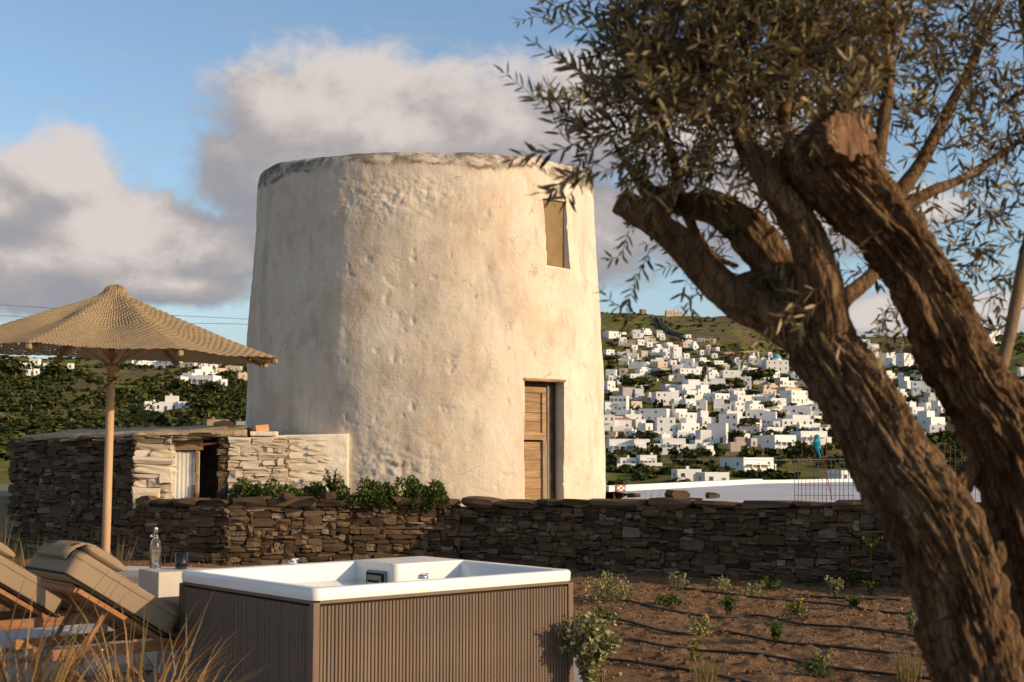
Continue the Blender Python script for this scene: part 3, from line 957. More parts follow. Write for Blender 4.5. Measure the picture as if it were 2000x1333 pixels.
# --- stone hut on the left
def build_hut():
    H1 = WB2.copy()
    pr = P(681, 895, 21.80); fr_r = Vector((pr.x, pr.y, 0))              # right end against the tower
    root = thing('stone_hut', 'low ruined dry stone hut with sagging earth roof and rusty door beside the tower', 'hut', (H1.x, H1.y, 0))
    L = (fr_r - H1).length; t = (fr_r - H1) / L; on = Vector((t.y, -t.x, 0))
    def at(px):      # parameter along the front where the pixel column px falls
        d = pray(px, 895)
        # solve H1 + t*s on ray
        A = np.array([[t.x, -d.x], [t.y, -d.y]]); s = np.linalg.solve(A, np.array([-H1.x, -H1.y]))
        return s[0]
    rg = random.Random(21)
    side = stones_on(WA, H1, -.05, 2.02, rg, cx=.075, cz=.046, lmin=3, lmax=11, hw=(5, 6, 1), big=.015, proud=.02)
    lay(root, side, STM, 31, 170)
    # front: pier, opening, right wall (limewashed)
    s0, s1, s2, s3, s4, s5 = 0.0, at(337), at(388), at(446), at(545), L
    def pt(s): return H1 + t * s
    pier = stones_on(pt(-.03), pt(s1), tz, 2.0, rg, cx=.06, cz=.055, lmin=4, lmax=11, hw=(3, 6, 3), proud=.03, big=0)
    rw = stones_on(pt(s3), pt(s4 + .15), tz, 1.99, rg, cx=.06, cz=.042, lmin=3, lmax=8, hw=(5, 6, 1), proud=.010, flat=.6, big=0)
    rw2 = stones_on(pt(s4 + .15), pt(s5 - .25), tz, 2.0, rg, cx=.07, cz=.06, lmin=3, lmax=7, hw=(4, 6, 1), proud=.004, flat=.8, big=0)
    rw2 = [(a, Matrix.Translation(on * -.020) @ m_, n_) for a, m_, n_ in rw2]
    lay(root, pier + rw + rw2, PSTM, 33, 128, 'stone', 'pale_stone_packing')
    # smooth limewashed end of the front wall
    a, b = pt(s4 - .45), pt(s5)
    nn_, mm_ = 60, 44
    VV = []
    for i in range(nn_):
        for j in range(mm_):
            f = i / (nn_ - 1)
            VV.append(a + (b - a) * f + Vector((0, 0, tz - .05 + j / (mm_ - 1) * (1.20 + .035 * f))))
    VV = np.array([tuple(v) for v in VV])
    dsp = fbm(VV * 2.2, 3) * .07 + fbm(VV * np.array([7, 7, 14.]), 3) * .025
    fa = np.repeat(np.linspace(0, 1, nn_), mm_)
    VV += np.array(on)[None, :] * (dsp - .004 - .10 * np.clip(1 - fa * 1.6, 0, 1) ** 1.3)[:, None]
    topc = np.tile(np.arange(mm_) == mm_ - 1, nn_)
    inv = np.array(ROOTM[root].inverted())
    VV2 = VV.copy()
    ix = np.arange(nn_ * mm_).reshape(nn_, mm_)
    back = VV[ix[:, -1]] - np.array(on)[None, :] * .42 + np.array([0, 0, .01])
    VV3 = np.concatenate([VV2, back]); FQ = np.stack([ix[:-1, :-1].ravel(), ix[1:, :-1].ravel(), ix[1:, 1:].ravel(), ix[:-1, 1:].ravel()], 1)
    bi = nn_ * mm_ + np.arange(nn_)
    FQ = np.concatenate([FQ, np.stack([ix[:-1, -1], ix[1:, -1], bi[1:], bi[:-1]], 1)])
    # shaded return at the wall end
    rb_ = len(VV3)
    ret = VV3[ix[-1, :]] - np.array(on)[None, :] * .7
    VV3 = np.concatenate([VV3, ret]); ri = rb_ + np.arange(mm_)
    FQ = np.concatenate([FQ, np.stack([ix[-1, :-1], ri[:-1], ri[1:], ix[-1, 1:]], 1)])
    VV3 = (np.c_[VV3, np.ones(len(VV3))] @ inv.T)[:, :3]
    link('limewash_coat', mesh_np('limewash_coat', VV3, FQ), root, CREAM)
    # cores
    def core(sA, sB, z1, dep=.4, ins=.13):
        A_, B_ = pt(sA), pt(sB)
        pl = [A_ - on * ins, B_ - on * ins, B_ - on * (ins + dep), A_ - on * (ins + dep)]
        return [(v.x, v.y) for v in pl]
    mb = MB()
    mbp = MB(); mbp.prism(core(.12, s1 - .02, 2, .4, .062), tz, 1.95); mbp.prism(core(s3 + .05, s5 - .1, 2, .3, .052), tz, 1.96)
    mbp.build('lime_mortar', CREAM, root, world=True)
    mb.prism(strip([WA, H1], .35, 0, 1, .13), -.3, 1.98)
    mb.build('hearting', CORE, root, world=True)
    # dark interior: back boards and reveal
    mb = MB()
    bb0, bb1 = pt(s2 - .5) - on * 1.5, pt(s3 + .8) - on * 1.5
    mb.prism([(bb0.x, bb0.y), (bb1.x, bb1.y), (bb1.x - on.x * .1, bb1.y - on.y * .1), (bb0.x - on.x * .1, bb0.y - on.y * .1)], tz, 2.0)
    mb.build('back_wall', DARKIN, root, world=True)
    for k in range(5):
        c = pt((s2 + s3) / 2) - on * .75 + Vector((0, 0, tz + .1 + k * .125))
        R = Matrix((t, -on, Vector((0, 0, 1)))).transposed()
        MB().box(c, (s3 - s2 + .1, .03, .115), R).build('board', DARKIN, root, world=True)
    rev = stones_on(pt(s3) - on * .02, pt(s3) - on * .75, tz, 1.98, rg, cx=.07, cz=.06, lmin=3, lmax=6, depth=.2)
    rev = [(a, Matrix.Translation(t * .0) @ m_, n_) for a, m_, n_ in rev]
    lay(root, rev, STM, 35, 0, 'stone', 'reveal_packing')
    # tin door and the board above it
    R = Matrix((t, -on, Vector((0, 0, 1)))).transposed()
    wdoor = s2 - s1
    nnx, nnz = 46, 4
    VV, FF = [], []
    for i in range(nnx):
        for j in range(2):
            f = i / (nnx - 1)
            w = .006 * math.sin(f * 40) + .012 * math.sin(f * 7 + 1)
            VV.append(pt(s1 + wdoor * f) - on * (.16 - w) + Vector((0, 0, tz - .02 if j == 0 else 1.76)))
    for i in range(nnx - 1): FF.append((2 * i, 2 * i + 2, 2 * i + 3, 2 * i + 1))
    for i in range(nnx): VV.append(VV[2 * i] - on * .012); VV.append(VV[2 * i + 1] - on * .012)
    b = 2 * nnx
    for i in range(nnx - 1): FF.append((b + 2 * i + 1, b + 2 * i + 3, b + 2 * i + 2, b + 2 * i)); FF.append((2 * i + 1, 2 * i + 3, b + 2 * i + 3, b + 2 * i + 1))
    d = MB().add(VV, FF).build('door', TIN, root, world=True, smooth=True)
    MB().box(pt(s2 - .035) - on * .14 + Vector((0, 0, 1.38)), (.05, .05, .82), R).build('door_post', OLDWOOD, d, root, world=True, bevel=.006)
    MB().box(pt(s2 - .06) - on * .135 + Vector((0, 0, 1.5)), (.03, .03, .16), R).build('hinge', RUST, d, root, world=True)
    MB().box(pt(s2 - .08) - on * .135 + Vector((0, 0, 1.12)), (.035, .03, .2), R).build('hinge', RUST, d, root, world=True)
    MB().box(pt((s1 + s2) / 2 + .04) - on * .12 + Vector((0, 0, 1.875)), (wdoor + .02, .03, .19), R, .008, rg).build('board', OLDWOOD, root, world=True, bevel=.004)
    MB().box(pt(s1 + .0) - on * .12 + Vector((0, 0, 1.86)), (.07, .06, .22), R, .008, rg).build('door_frame', GREYPOST, root, world=True, bevel=.004)
    MB().tube([pt(s2 + .0) - on * .1 + Vector((0, 0, 1.865)), pt(s2 + .2) - on * .1 + Vector((0, 0, 1.885)), pt(s3 - .05) - on * .12 + Vector((0, 0, 1.915))], [.022, .018, .014], 7).build('rusty_bar', RUST, root, world=True)
    # roof: sloping earth slab with ragged slate edges
    e0 = P(40, 853, WA.y - .3); e1 = H1 + on * .02 + Vector((0, 0, 2.03)); e2 = pt(at(482)) + on * .0 + Vector((0, 0, 2.08))
    b2 = P(482, 833, 25.2); b1 = P(270, 838, 26.4); b0 = P(150, 842, 28.0)
    nn_ = 50; VV = []
    front = [Vector(e0).lerp(e1, i / 24) for i in range(25)] + [Vector(e1).lerp(e2, (i + 1) / 25) for i in range(25)]
    bk = [Vector(b0).lerp(b1, i / 24) for i in range(25)] + [Vector(b1).lerp(b2, (i + 1) / 25) for i in range(25)]
    mm_ = 26
    for i in range(50):
        for j in range(mm_):
            VV.append(front[i].lerp(bk[i], j / (mm_ - 1)))
    VV = np.array([tuple(v) for v in VV])
    jj = np.tile(np.arange(mm_), 50)
    VV[:, 2] += fbm(VV * 1.7, 4) * .10 + np.where(jj == 0, -.01, .02)
    VV[:, 1] += np.where(jj == 0, fbm(VV * 6.0, 3) * .2, 0)
    low = VV.copy(); low[:, 2] -= .075
    ix = np.arange(50 * mm_).reshape(50, mm_); o2 = 50 * mm_
    FQ = [np.stack([ix[:-1, :-1].ravel(), ix[1:, :-1].ravel(), ix[1:, 1:].ravel(), ix[:-1, 1:].ravel()], 1)]
    FQ.append(FQ[0][:, ::-1] + o2)
    FQ.append(np.stack([ix[1:, 0], ix[:-1, 0], ix[:-1, 0] + o2, ix[1:, 0] + o2], 1))
    FQ.append(np.stack([ix[-1, 1:], ix[-1, :-1], ix[-1, :-1] + o2, ix[-1, 1:] + o2], 1))
    FQ.append(np.stack([ix[0, :-1], ix[0, 1:], ix[0, 1:] + o2, ix[0, :-1] + o2], 1))
    A = np.concatenate([VV, low]); A = (np.c_[A, np.ones(len(A))] @ inv.T)[:, :3]
    roof = link('roof', mesh_np('roof', A, np.concatenate(FQ)), root, EARTHROOF)
    sm = stone_meshes(6, 77, .9)
    for m_ in sm: m_.materials.append(SLATE)
    for i in range(0, 26):
        f = i / 26 + rg.uniform(-.01, .01)
        c = Vector(e0).lerp(e1, max(0, f)) + Vector((.05, .1, -.07 + rg.uniform(-.02, .02)))
        M_ = Matrix.Translation(c) @ Matrix.Rotation(rg.uniform(-.5, .5) - .6, 4, 'Z') @ Matrix.Rotation(rg.uniform(-.14, .14), 4, 'X') @ Matrix.Diagonal((rg.uniform(.25, .5), rg.uniform(.3, .5), rg.uniform(.022, .045), 1))
        link('slate', sm[i % 6], roof, None, ROOTM[root].inverted() @ M_)
    for i in range(12):
        f = i / 12
        c = e1.lerp(e2, f * .62) + Vector((.1, .15, rg.uniform(-.08, -.03)))
        M_ = Matrix.Translation(c) @ Matrix.Rotation(rg.uniform(-.4, .4), 4, 'Z') @ Matrix.Rotation(rg.uniform(-.1, .1), 4, 'X') @ Matrix.Diagonal((rg.uniform(.25, .5), rg.uniform(.3, .5), rg.uniform(.03, .05), 1))
        link('slate', sm[i % 6], roof, None, ROOTM[root].inverted() @ M_)
    for (xa, ya, xb, yb, dep, w, h) in ((335, 857, 476, 838, 21.75, .05, .035), (352, 853, 482, 834, 21.95, .06, .04), (330, 848, 440, 838, 22.3, .05, .04), (370, 842, 470, 833, 22.7, .05, .04), (338, 862, 400, 855, 21.65, .05, .03)):
        MB().beam(P(xa, ya, dep), P(xb, yb, dep + .2), .22, h).build('plank', OLDWOOD, roof, root, world=True, bevel=.006, seg=1)
    return root, pt, at, t, on
HUT, hut_pt, hut_at, hut_t, hut_n = build_hut()
R_h = Matrix((hut_t, -hut_n, Vector((0, 0, 1)))).transposed()
c = hut_pt(hut_at(514)) - hut_n * .15
b_ = thing('stone_slab', 'flat pale slab lying on the hut wall under the terracotta block', 'slab', (c.x, c.y, 2.0))
MB().box((0, 0, .045), (.42, .34, .06), R_h, .008, rg).build('slab', PALESTONE, b_, bevel=.008)
b_ = thing('brick', 'loose terracotta block on the pale slab above the hut wall', 'brick', (c.x - .06, c.y, 2.075))
MB().box((0, 0, .055), (.23, .14, .11), R_h @ Matrix.Rotation(-.12, 3, 'Y') @ Matrix.Rotation(.5, 3, 'Z')).build('block', BRICK, b_, bevel=.006)
c = P(437, 831, 23.2)
b_ = thing('rotten_log', 'short rotten hollow log lying on the hut roof', 'log', c)
MB().tube([(-.17, 0, -.01), (0, .02, .02), (.17, 0, .0)], [.06, .075, .05], 9).build('log', OLDWOOD, b_, smooth=True)

# --- white flat roof beyond the wall on the right
RZ = .86
def GR(px, py): g = G(px, py, RZ); return (g.x, g.y)
fa, fb, fc = GR(1178, 961), GR(1480, 944.5), GR(1700, 940.5)
rb = thing('white_flat_roof', 'broad white flat roof of a lower building just behind the garden wall', 'building', (8, 28, -1))
ROOFW = mat('white_roof_coat', [(.35, (.46, .455, .46)), (.65, (.55, .545, .55))], scale=.35, rough=.7, detail=8)
q0 = WC.lerp(WD, .30); q1 = WC.lerp(WD, .96)
poly = [(fa[0] - 1.2, 24.0), (3.1, 20.3), (q1.x + 1.6, q1.y + 1.6), (30, 16), (34, fc[1] + 2), (fc[0], fc[1]), fb, fa]
MB().prism(poly, -4, RZ).build('roof', ROOFW, rb, world=True)
def pwall(a, b, h=.14, w=.3):
    a, b = Vector((a[0], a[1], RZ + h / 2)), Vector((b[0], b[1], RZ + h / 2))
    return MB().beam(a, b, w, h)
pwall(fa, fb).build('parapet', WHITE, rb, world=True)
pwall(fb, fc, .10).build('parapet', WHITE, rb, world=True)
pwall(fc, (34, fc[1] + 2), .12).build('parapet', WHITE, rb, world=True)
# ================================================================== OBJECTS ON THE TERRACE
# ------------------------------------------------------------------ hot tub
RIMZ = .84
cN, cR, cL = G(613, 1150, RIMZ), G(1119, 1113, RIMZ), G(351, 1114, RIMZ)
tu = (cR - cN); tu.z = 0; TU = tu.length; tu.normalize()
tv = Vector((-tu.y, tu.x, 0)); TV = abs((cL - cN).dot(tv))
TANG = math.atan2(tu.y, tu.x)
print('tub', cN, TU, TV, math.degrees(TANG))
tub = thing('hot_tub', 'rectangular outdoor hot tub with white acrylic rim and brown slatted sides', 'hot tub', (cN.x, cN.y, 0), TANG)
tubI = ROOTM[tub].inverted()


def tub_px(px, py, z=RIMZ):
    g = tubI @ G(px, py, z)
    return g.x, g.y


def rrect(x0, y0, x1, y1, r, n=5):
    out = []
    for cx, cy, a0 in ((x1 - r, y0 + r, -90), (x1 - r, y1 - r, 0), (x0 + r, y1 - r, 90), (x0 + r, y0 + r, 180)):
        for k in range(n + 1):
            a = rad(a0 + 90 * k / n)
            out.append((cx + r * math.cos(a), cy + r * math.sin(a)))
    return out


def loft(rings, close=True):
    mb = MB(); n = len(rings[0]); b = 0
    for rg_ in rings: mb.v += [Vector(p) for p in rg_]
    for i in range(len(rings) - 1):
        for k in range(n):
            mb.f.append((i * n + k, i * n + (k + 1) % n, (i + 1) * n + (k + 1) % n, (i + 1) * n + k))
    return mb
def ring(x0, y0, x1, y1, r, z): return [(x, y, z) for x, y in rrect(x0, y0, x1, y1, r)]
# rim: outer skirt, rounded top, inner lip, sloping inner wall down to the seats and floor
bx, by = tub_px(801, 1113)[0], tub_px(801, 1113)[1]
W = .085
rings = [ring(0, 0, TU, TV, .05, RIMZ - .078), ring(-.004, -.004, TU + .004, TV + .004, .052, RIMZ - .02), ring(.004, .004, TU - .004, TV - .004, .05, RIMZ - .004),
         ring(.014, .014, TU - .014, TV - .014, .045, RIMZ), ring(W, W, TU - W, TV - W, .06, RIMZ - .004), ring(W + .012, W + .012, TU - W - .012, TV - W - .012, .07, RIMZ - .02),
         ring(W + .06, W + .06, TU - W - .06, TV - W - .06, .10, RIMZ - .36), ring(W + .10, W + .10, TU - W - .10, TV - W - .10, .12, RIMZ - .40),
         ring(W + .42, W + .42, TU - W - .42, TV - W - .42, .12, RIMZ - .42), ring(W + .46, W + .46, TU - W - .46, TV - W - .46, .12, RIMZ - .74)]
mb = loft(rings); n_ = len(rings[0])
mb.f.append(tuple((len(rings) - 1) * n_ + k for k in range(n_)))
mb.build('rim', ACRYL, tub, smooth=True)
# water just below the seat backs
mb = MB(); wr = ring(W + .022, W + .022, TU - W - .022, TV - W - .022, .07, RIMZ - .135)
mb.v = [Vector(p) for p in wr]; mb.f = [tuple(range(len(wr)))]
mb.build('water', WATER, tub)
# raised console in the far corner
print('console', bx, by)
kx0, ky0 = TU - .74, TV - .62
mb = MB().prism([(x, y) for x, y in rrect(kx0, ky0, TU - .05, TV - .05, .05)], RIMZ - .5, RIMZ + .006)
cons = mb.build('corner_console', ACRYL, tub, bevel=.012, seg=2, smooth=False)
# skimmer on the console's left face
fx = kx0
sy = (ky0 + TV - .10) / 2 - .04
MB().box((fx - .012, sy, RIMZ - .165), (.03, .25, .22)).build('skimmer_frame', GREYPL, cons, bevel=.012)
MB().box((fx - .026, sy, RIMZ - .175), (.014, .235, .205)).build('skimmer_trim', BLACKPL, cons, bevel=.006)
MB().box((fx - .034, sy, RIMZ - .172), (.012, .19, .165)).build('skimmer_surround', GREYPL, cons, bevel=.004)
MB().box((fx - .041, sy, RIMZ - .19), (.012, .14, .125)).build('skimmer_opening', BLACKPL, cons)
# chrome fittings
for px, py in ((826, 1131), (553, 1100)):
    x, y = tub_px(px, py, RIMZ)
    x = min(max(x, .05), TU - .05); y = min(max(y, .05), TV - .05)
    MB().lathe([(.0, .002), (.036, .002), (.036, .02), (.028, .028), (.02, .03), (.0, .032)], 18, (x, y, RIMZ)).build('valve_knob', CHROME, tub, smooth=True)
    MB().box((x + .015, y, RIMZ + .034), (.06, .016, .012)).build('valve_handle', CHROME, tub, bevel=.003)
# cladding: backing, corner posts, top trim, slats
mb = MB()
for x0, y0, x1, y1 in ((.03, .03, TU - .03, .045), (.03, TV - .045, TU - .03, TV - .03), (.03, .045, .045, TV - .045), (TU - .045, .045, TU - .03, TV - .045)):
    mb.prism([(x0, y0), (x1, y0), (x1, y1), (x0, y1)], .02, RIMZ - .08)
mb.build('cabinet', SLATB, tub)
for x, y in ((.022, .022), (TU - .022, .022), (.022, TV - .022), (TU - .022, TV - .022)):
    MB().box((x, y, .375), (.05, .05, .75)).build('corner_post', TRIMM, tub, bevel=.008)
tz0 = RIMZ - .078
for c, s in (((TU / 2, .016, tz0 - .012), (TU - .09, .03, .022)), ((.016, TV / 2, tz0 - .012), (.03, TV - .09, .022)), ((TU / 2, TV - .016, tz0 - .012), (TU - .09, .03, .022)), ((TU - .016, TV / 2, tz0 - .012), (.03, TV - .09, .022))):
    MB().box(c, s).build('top_trim', TRIMM, tub, bevel=.003)
rg = random.Random(8)
def slat_mesh(w): 
    return MB().box((0, 0, 0), (w, .018, tz0 - .045)).mesh('slat', bevel=.003, seg=1)
SL1 = slat_mesh(.0205); SL1.materials.append(SLATM)
pitch_ = .0275
nU = int((TU - .10) / pitch_)
for i in range(nU):
    o = link('slat', SL1, tub); o.location = (.05 + (i + .5) * (TU - .10) / nU, .013 + rg.uniform(-.0012, .0012), (tz0 - .03) / 2)
nV = int((TV - .10) / pitch_)
for i in range(nV):
    o = link('slat', SL1, tub); o.rotation_euler.z = math.pi / 2
    o.location = (.013 + rg.uniform(-.0012, .0012), .05 + (i + .5) * (TV - .10) / nV, (tz0 - .03) / 2)
for i in range(nV):
    o = link('slat', SL1, tub); o.rotation_euler.z = math.pi / 2
    o.location = (TU - .013, .05 + (i + .5) * (TV - .10) / nV, (tz0 - .03) / 2)

# ------------------------------------------------------------------ sun loungers
def make_lounger():
    """x: head -> foot, origin at the backrest hinge on the near side; y: across; z up"""
    root = thing('sun_lounger', 'x', 'sun lounger', (0, 0, 0), 0, 'teak sun loungers with thick taupe cushions')
    Wd = .74; seatz = .36
    inc = rad(32); ca, sa = math.cos(inc), math.sin(inc)
    BL = .84                                             # backrest length
    def slope(s, y, h):                                  # point on the backrest: s up from hinge, h above its plane
        return Vector((-s * ca + h * sa, y, seatz + s * sa + h * ca))
    for y in (.03, Wd - .03):
        MB().beam((-.85, y, seatz - .035), (1.15, y, seatz - .035), .035, .075).build('side_rail', TEAK, root, bevel=.004, seg=1)
    for x in (-.70, 1.02):
        for y in (.06, Wd - .06):
            MB().box((x, y, (seatz - .07) / 2), (.07, .045, seatz - .07)).build('leg', TEAK, root, bevel=.004, seg=1)
    for x in (-.62, .98):
        MB().box((x, Wd / 2, seatz - .1), (.04, Wd - .16, .06)).build('cross_bar', TEAK, root, bevel=.004, seg=1)
    MB().beam((-.84, .03, .03), (.2, .03, .03), .05, .04).build('floor_runner', TEAK, root, bevel=.004, seg=1)
    MB().beam((-.84, Wd - .03, .03), (.2, Wd - .03, .03), .05, .04).build('floor_runner', TEAK, root, bevel=.004, seg=1)
    for i in range(9):
        MB().box((.08 + i * .118, Wd / 2, seatz + .008), (.085, Wd - .1, .018)).build('slat', TEAK, root, bevel=.003, seg=1)
    fr = MB()
    for y in (.055, Wd - .055):
        fr.beam(slope(-.02, y, -.03), slope(BL - .06, y, -.03), .034, .06, (0, 1, 0))
    frame = fr.build('backrest_frame', TEAK, root, bevel=.003, seg=1)
    for i in range(7):
        s = .06 + i * .12
        MB().beam(slope(s, .08, -.012), slope(s, Wd - .08, -.012), .085, .016, (sa, 0, ca)).build('slat', TEAK, frame, bevel=.002, seg=1)
    MB().beam(slope(BL - .07, .045, -.035), slope(BL - .07, Wd - .045, -.035), .06, .035, (sa, 0, ca)).build('slat', TEAK, frame, bevel=.002, seg=1)
    for y in (.10, Wd - .10):
        MB().beam(slope(.50, y, -.05), (-.62, y, seatz - .06), .03, .028, (0, 1, 0)).build('support_strut', TEAK, root, bevel=.003, seg=1)
        MB().lathe([(0, 0), (.012, 0), (.012, .008), (0, .01)], 10, (0, 0, 0)).build('bolt', CHROME, root).matrix_local = Matrix.Translation((-.5, .012, seatz - .03)) @ Matrix.Rotation(math.pi / 2, 4, 'X')
    # mattress: thick back cushion and seat cushion
    T = .205
    def cushion(name, f, L, crown=.012):
        nx, ny, nz = 17, 15, 8
        import itertools
        bm = bmesh.new()
        bmesh.ops.create_cube(bm, size=1)
        bmesh.ops.subdivide_edges(bm, edges=list(bm.edges), cuts=13, use_grid_fill=True)
        for v in bm.verts:
            x, y, z = v.co * 2
            # round the four long edges and puff the faces
            r = .09
            px, py, pz = x, y, z
            k = 1 + crown * 1.6 * (1 - z * z) * 0
            q = Vector((x * L / 2, y * Wd / 2, z * T / 2))
            q.z += (crown * (1 - x * x) * (1 - y * y) * (1 if z > 0 else -.3)) * abs(z)
            q.y += crown * .5 * (1 - z * z) * (1 - x ** 4) * (1 if y > 0 else -1) * (abs(y) > .99)
            q.x += crown * .5 * (1 - z * z) * (1 - y ** 4) * (1 if x > 0 else -1) * (abs(x) > .99)
            R_ = .022
            ex = max(0, abs(q.x) - (L / 2 - R_)); ey = max(0, abs(q.y) - (Wd / 2 - R_)); ez = max(0, abs(q.z) - (T / 2 - R_))
            l = math.sqrt(ex * ex + ey * ey + ez * ez)
            if l > R_:
                s_ = R_ / l
                q.x -= math.copysign(ex * (1 - s_), q.x); q.y -= math.copysign(ey * (1 - s_), q.y); q.z -= math.copysign(ez * (1 - s_), q.z)
            v.co = f(q)
        me = bpy.data.meshes.new(name); bm.to_mesh(me); bm.free()
        co = np.empty(len(me.vertices) * 3); me.vertices.foreach_get('co', co); co = co.reshape(-1, 3)
        co += (fbm(co * 5.5 + L, 3) * .012)[:, None] * np.array([.3, .6, .7])
        me.vertices.foreach_set('co', co.ravel().astype(np.float32)); me.update()
        me.polygons.foreach_set('use_smooth', np.ones(len(me.polygons), dtype=bool))
        return link(name, me, root, FABRIC)
    yc = Wd / 2
    BLc = BL + .07
    fb_ = lambda q: slope(BLc / 2 + .02 - q.x, yc + q.y, T / 2 + q.z + .004)
    back = cushion('back_cushion', fb_, BLc)
    seat = cushion('seat_cushion', lambda q: Vector((.63 + .13 + q.x, yc + q.y, seatz + .024 + T / 2 + q.z)), 1.16)
    # dark piping round the lower edge of the back cushion, light seam round the upper one
    def edge_loop(h, e=.004):
        pts = []
        a0, a1 = -.02, BLc + .02
        for (s, y) in ((a0, -e), (a1, -e), (a1, Wd + e), (a0, Wd + e), (a0, -e)):
            pts.append((s, y))
        out = []
        for (p, q) in zip(pts[:-1], pts[1:]):
            for k in range(10):
                out.append(slope(p[0] + (q[0] - p[0]) * k / 10, p[1] + (q[1] - p[1]) * k / 10, h))
        out.append(out[0].copy())
        return out
    MB().tube(edge_loop(.018, .002), .0085, 6, False).build('piping', PIPING, back, smooth=True)
    MB().tube(edge_loop(T - .012, -.004), .0035, 5, False).build('seam', SEAMM, back, smooth=True)
    MB().tube(edge_loop(T - .055, .001), .002, 5, False).build('seam', SEAMM, back, smooth=True)
    # head pillow on the front with flap over the top end
    def pil(q): return q
    bm = bmesh.new(); bmesh.ops.create_cube(bm, size=2); bmesh.ops.subdivide_edges(bm, edges=list(bm.edges), cuts=9, use_grid_fill=True)
    for v in bm.verts:
        x, y, z = v.co
        e = (max(0, 1 - x ** 4) * max(0, 1 - y ** 4)) ** .5
        v.co = slope(BLc - .20 + x * .165, yc + y * Wd * .44, T + .05 + z * (.012 + .045 * e))
    me = bpy.data.meshes.new('pillow'); bm.to_mesh(me); bm.free(); me.update()
    me.polygons.foreach_set('use_smooth', np.ones(len(me.polygons), dtype=bool))
    pl = link('pillow', me, root, FABRIC)
    # flap (thin sheet following the top end)
    path = [(BLc - .10, T + .10), (BLc - .02, T + .07), (BLc + .028, T + .012), (BLc + .046, T - .03), (BLc + .044, T - .085)]
    VV = []
    for s, h in path:
        for y in (.10, Wd * .35, Wd * .65, Wd - .10): VV.append(slope(s, y, h + .004 * math.sin(y * 9 + s * 20)))
    FF = [(i * 4 + j, i * 4 + j + 1, (i + 1) * 4 + j + 1, (i + 1) * 4 + j) for i in range(len(path) - 1) for j in range(3)]
    fl = MB().add(VV, FF)
    n0 = len(fl.v); fl.v += [v - (slope(1, 0, 0) - slope(0, 0, 0)) * .012 - Vector((sa, 0, ca)) * .006 for v in VV]
    fl.f += [tuple(n0 + i for i in reversed(f)) for f in FF]
    for i in range(len(path) - 1):
        fl.f.append((i * 4, (i + 1) * 4, n0 + (i + 1) * 4, n0 + i * 4)); fl.f.append((i * 4 + 3, n0 + i * 4 + 3, n0 + (i + 1) * 4 + 3, (i + 1) * 4 + 3))
    fl.f.append(((len(path) - 1) * 4, (len(path) - 1) * 4 + 3, n0 + (len(path) - 1) * 4 + 3, n0 + (len(path) - 1) * 4))
    flap = fl.build('flap', FABRIC, pl, smooth=True)
    MB().beam(slope(BLc + .05, .12, T - .083), slope(BLc + .05, Wd - .12, T - .083), .006, .006).build('seam', SEAMM, pl)
    for y in (.16, Wd - .16):
        MB().tube([slope(BLc - .06, y, T + .085), slope(BLc - .0, y, T + .05), slope(BLc + .03, y, T + .02)], .008, 6).build('strap', PIPING, pl)
    return root
LG = make_lounger()
hz = .285
h2 = P(333, 1249, 9.72); h2.z = 0
LG.matrix_world = Matrix.Translation(h2) @ Matrix.Rotation(TANG, 4, 'Z')
ROOTM[LG] = LG.matrix_world.copy()
LG['label'] = 'nearer taupe cushioned sun lounger standing next to the hot tub, backrest raised'
L2 = copy_tree(LG)
L2.matrix_world = Matrix.Translation(h2 + tv * 1.86 + tu * -.10) @ Matrix.Rotation(TANG, 4, 'Z')
L2['label'] = 'farther taupe cushioned sun lounger half cut off by the left picture edge'

# ------------------------------------------------------------------ crochet parasol
UD = 10.75
ub = P(205, 1080, UD); UX, UY = ub.x, ub.y
top = P(217, 560, UD)
um = thing('crochet_parasol', 'round tan crocheted rope parasol on a pale wooden pole', 'parasol', (UX, UY, 0))
axis_top = Vector((P(219, 690, UD).x - UX, 0, 0))
lean = axis_top.x
ztop, zedge = top.z, P(217, 692, UD).z
RAD = 1.385
CZ = zedge
tiltM = Matrix.Translation((lean * 1.05, 0, CZ)) @ Matrix.Rotation(rad(1.6), 4, 'X') @ Matrix.Rotation(rad(2.0), 4, 'Y')
ROT0 = rad(-8)


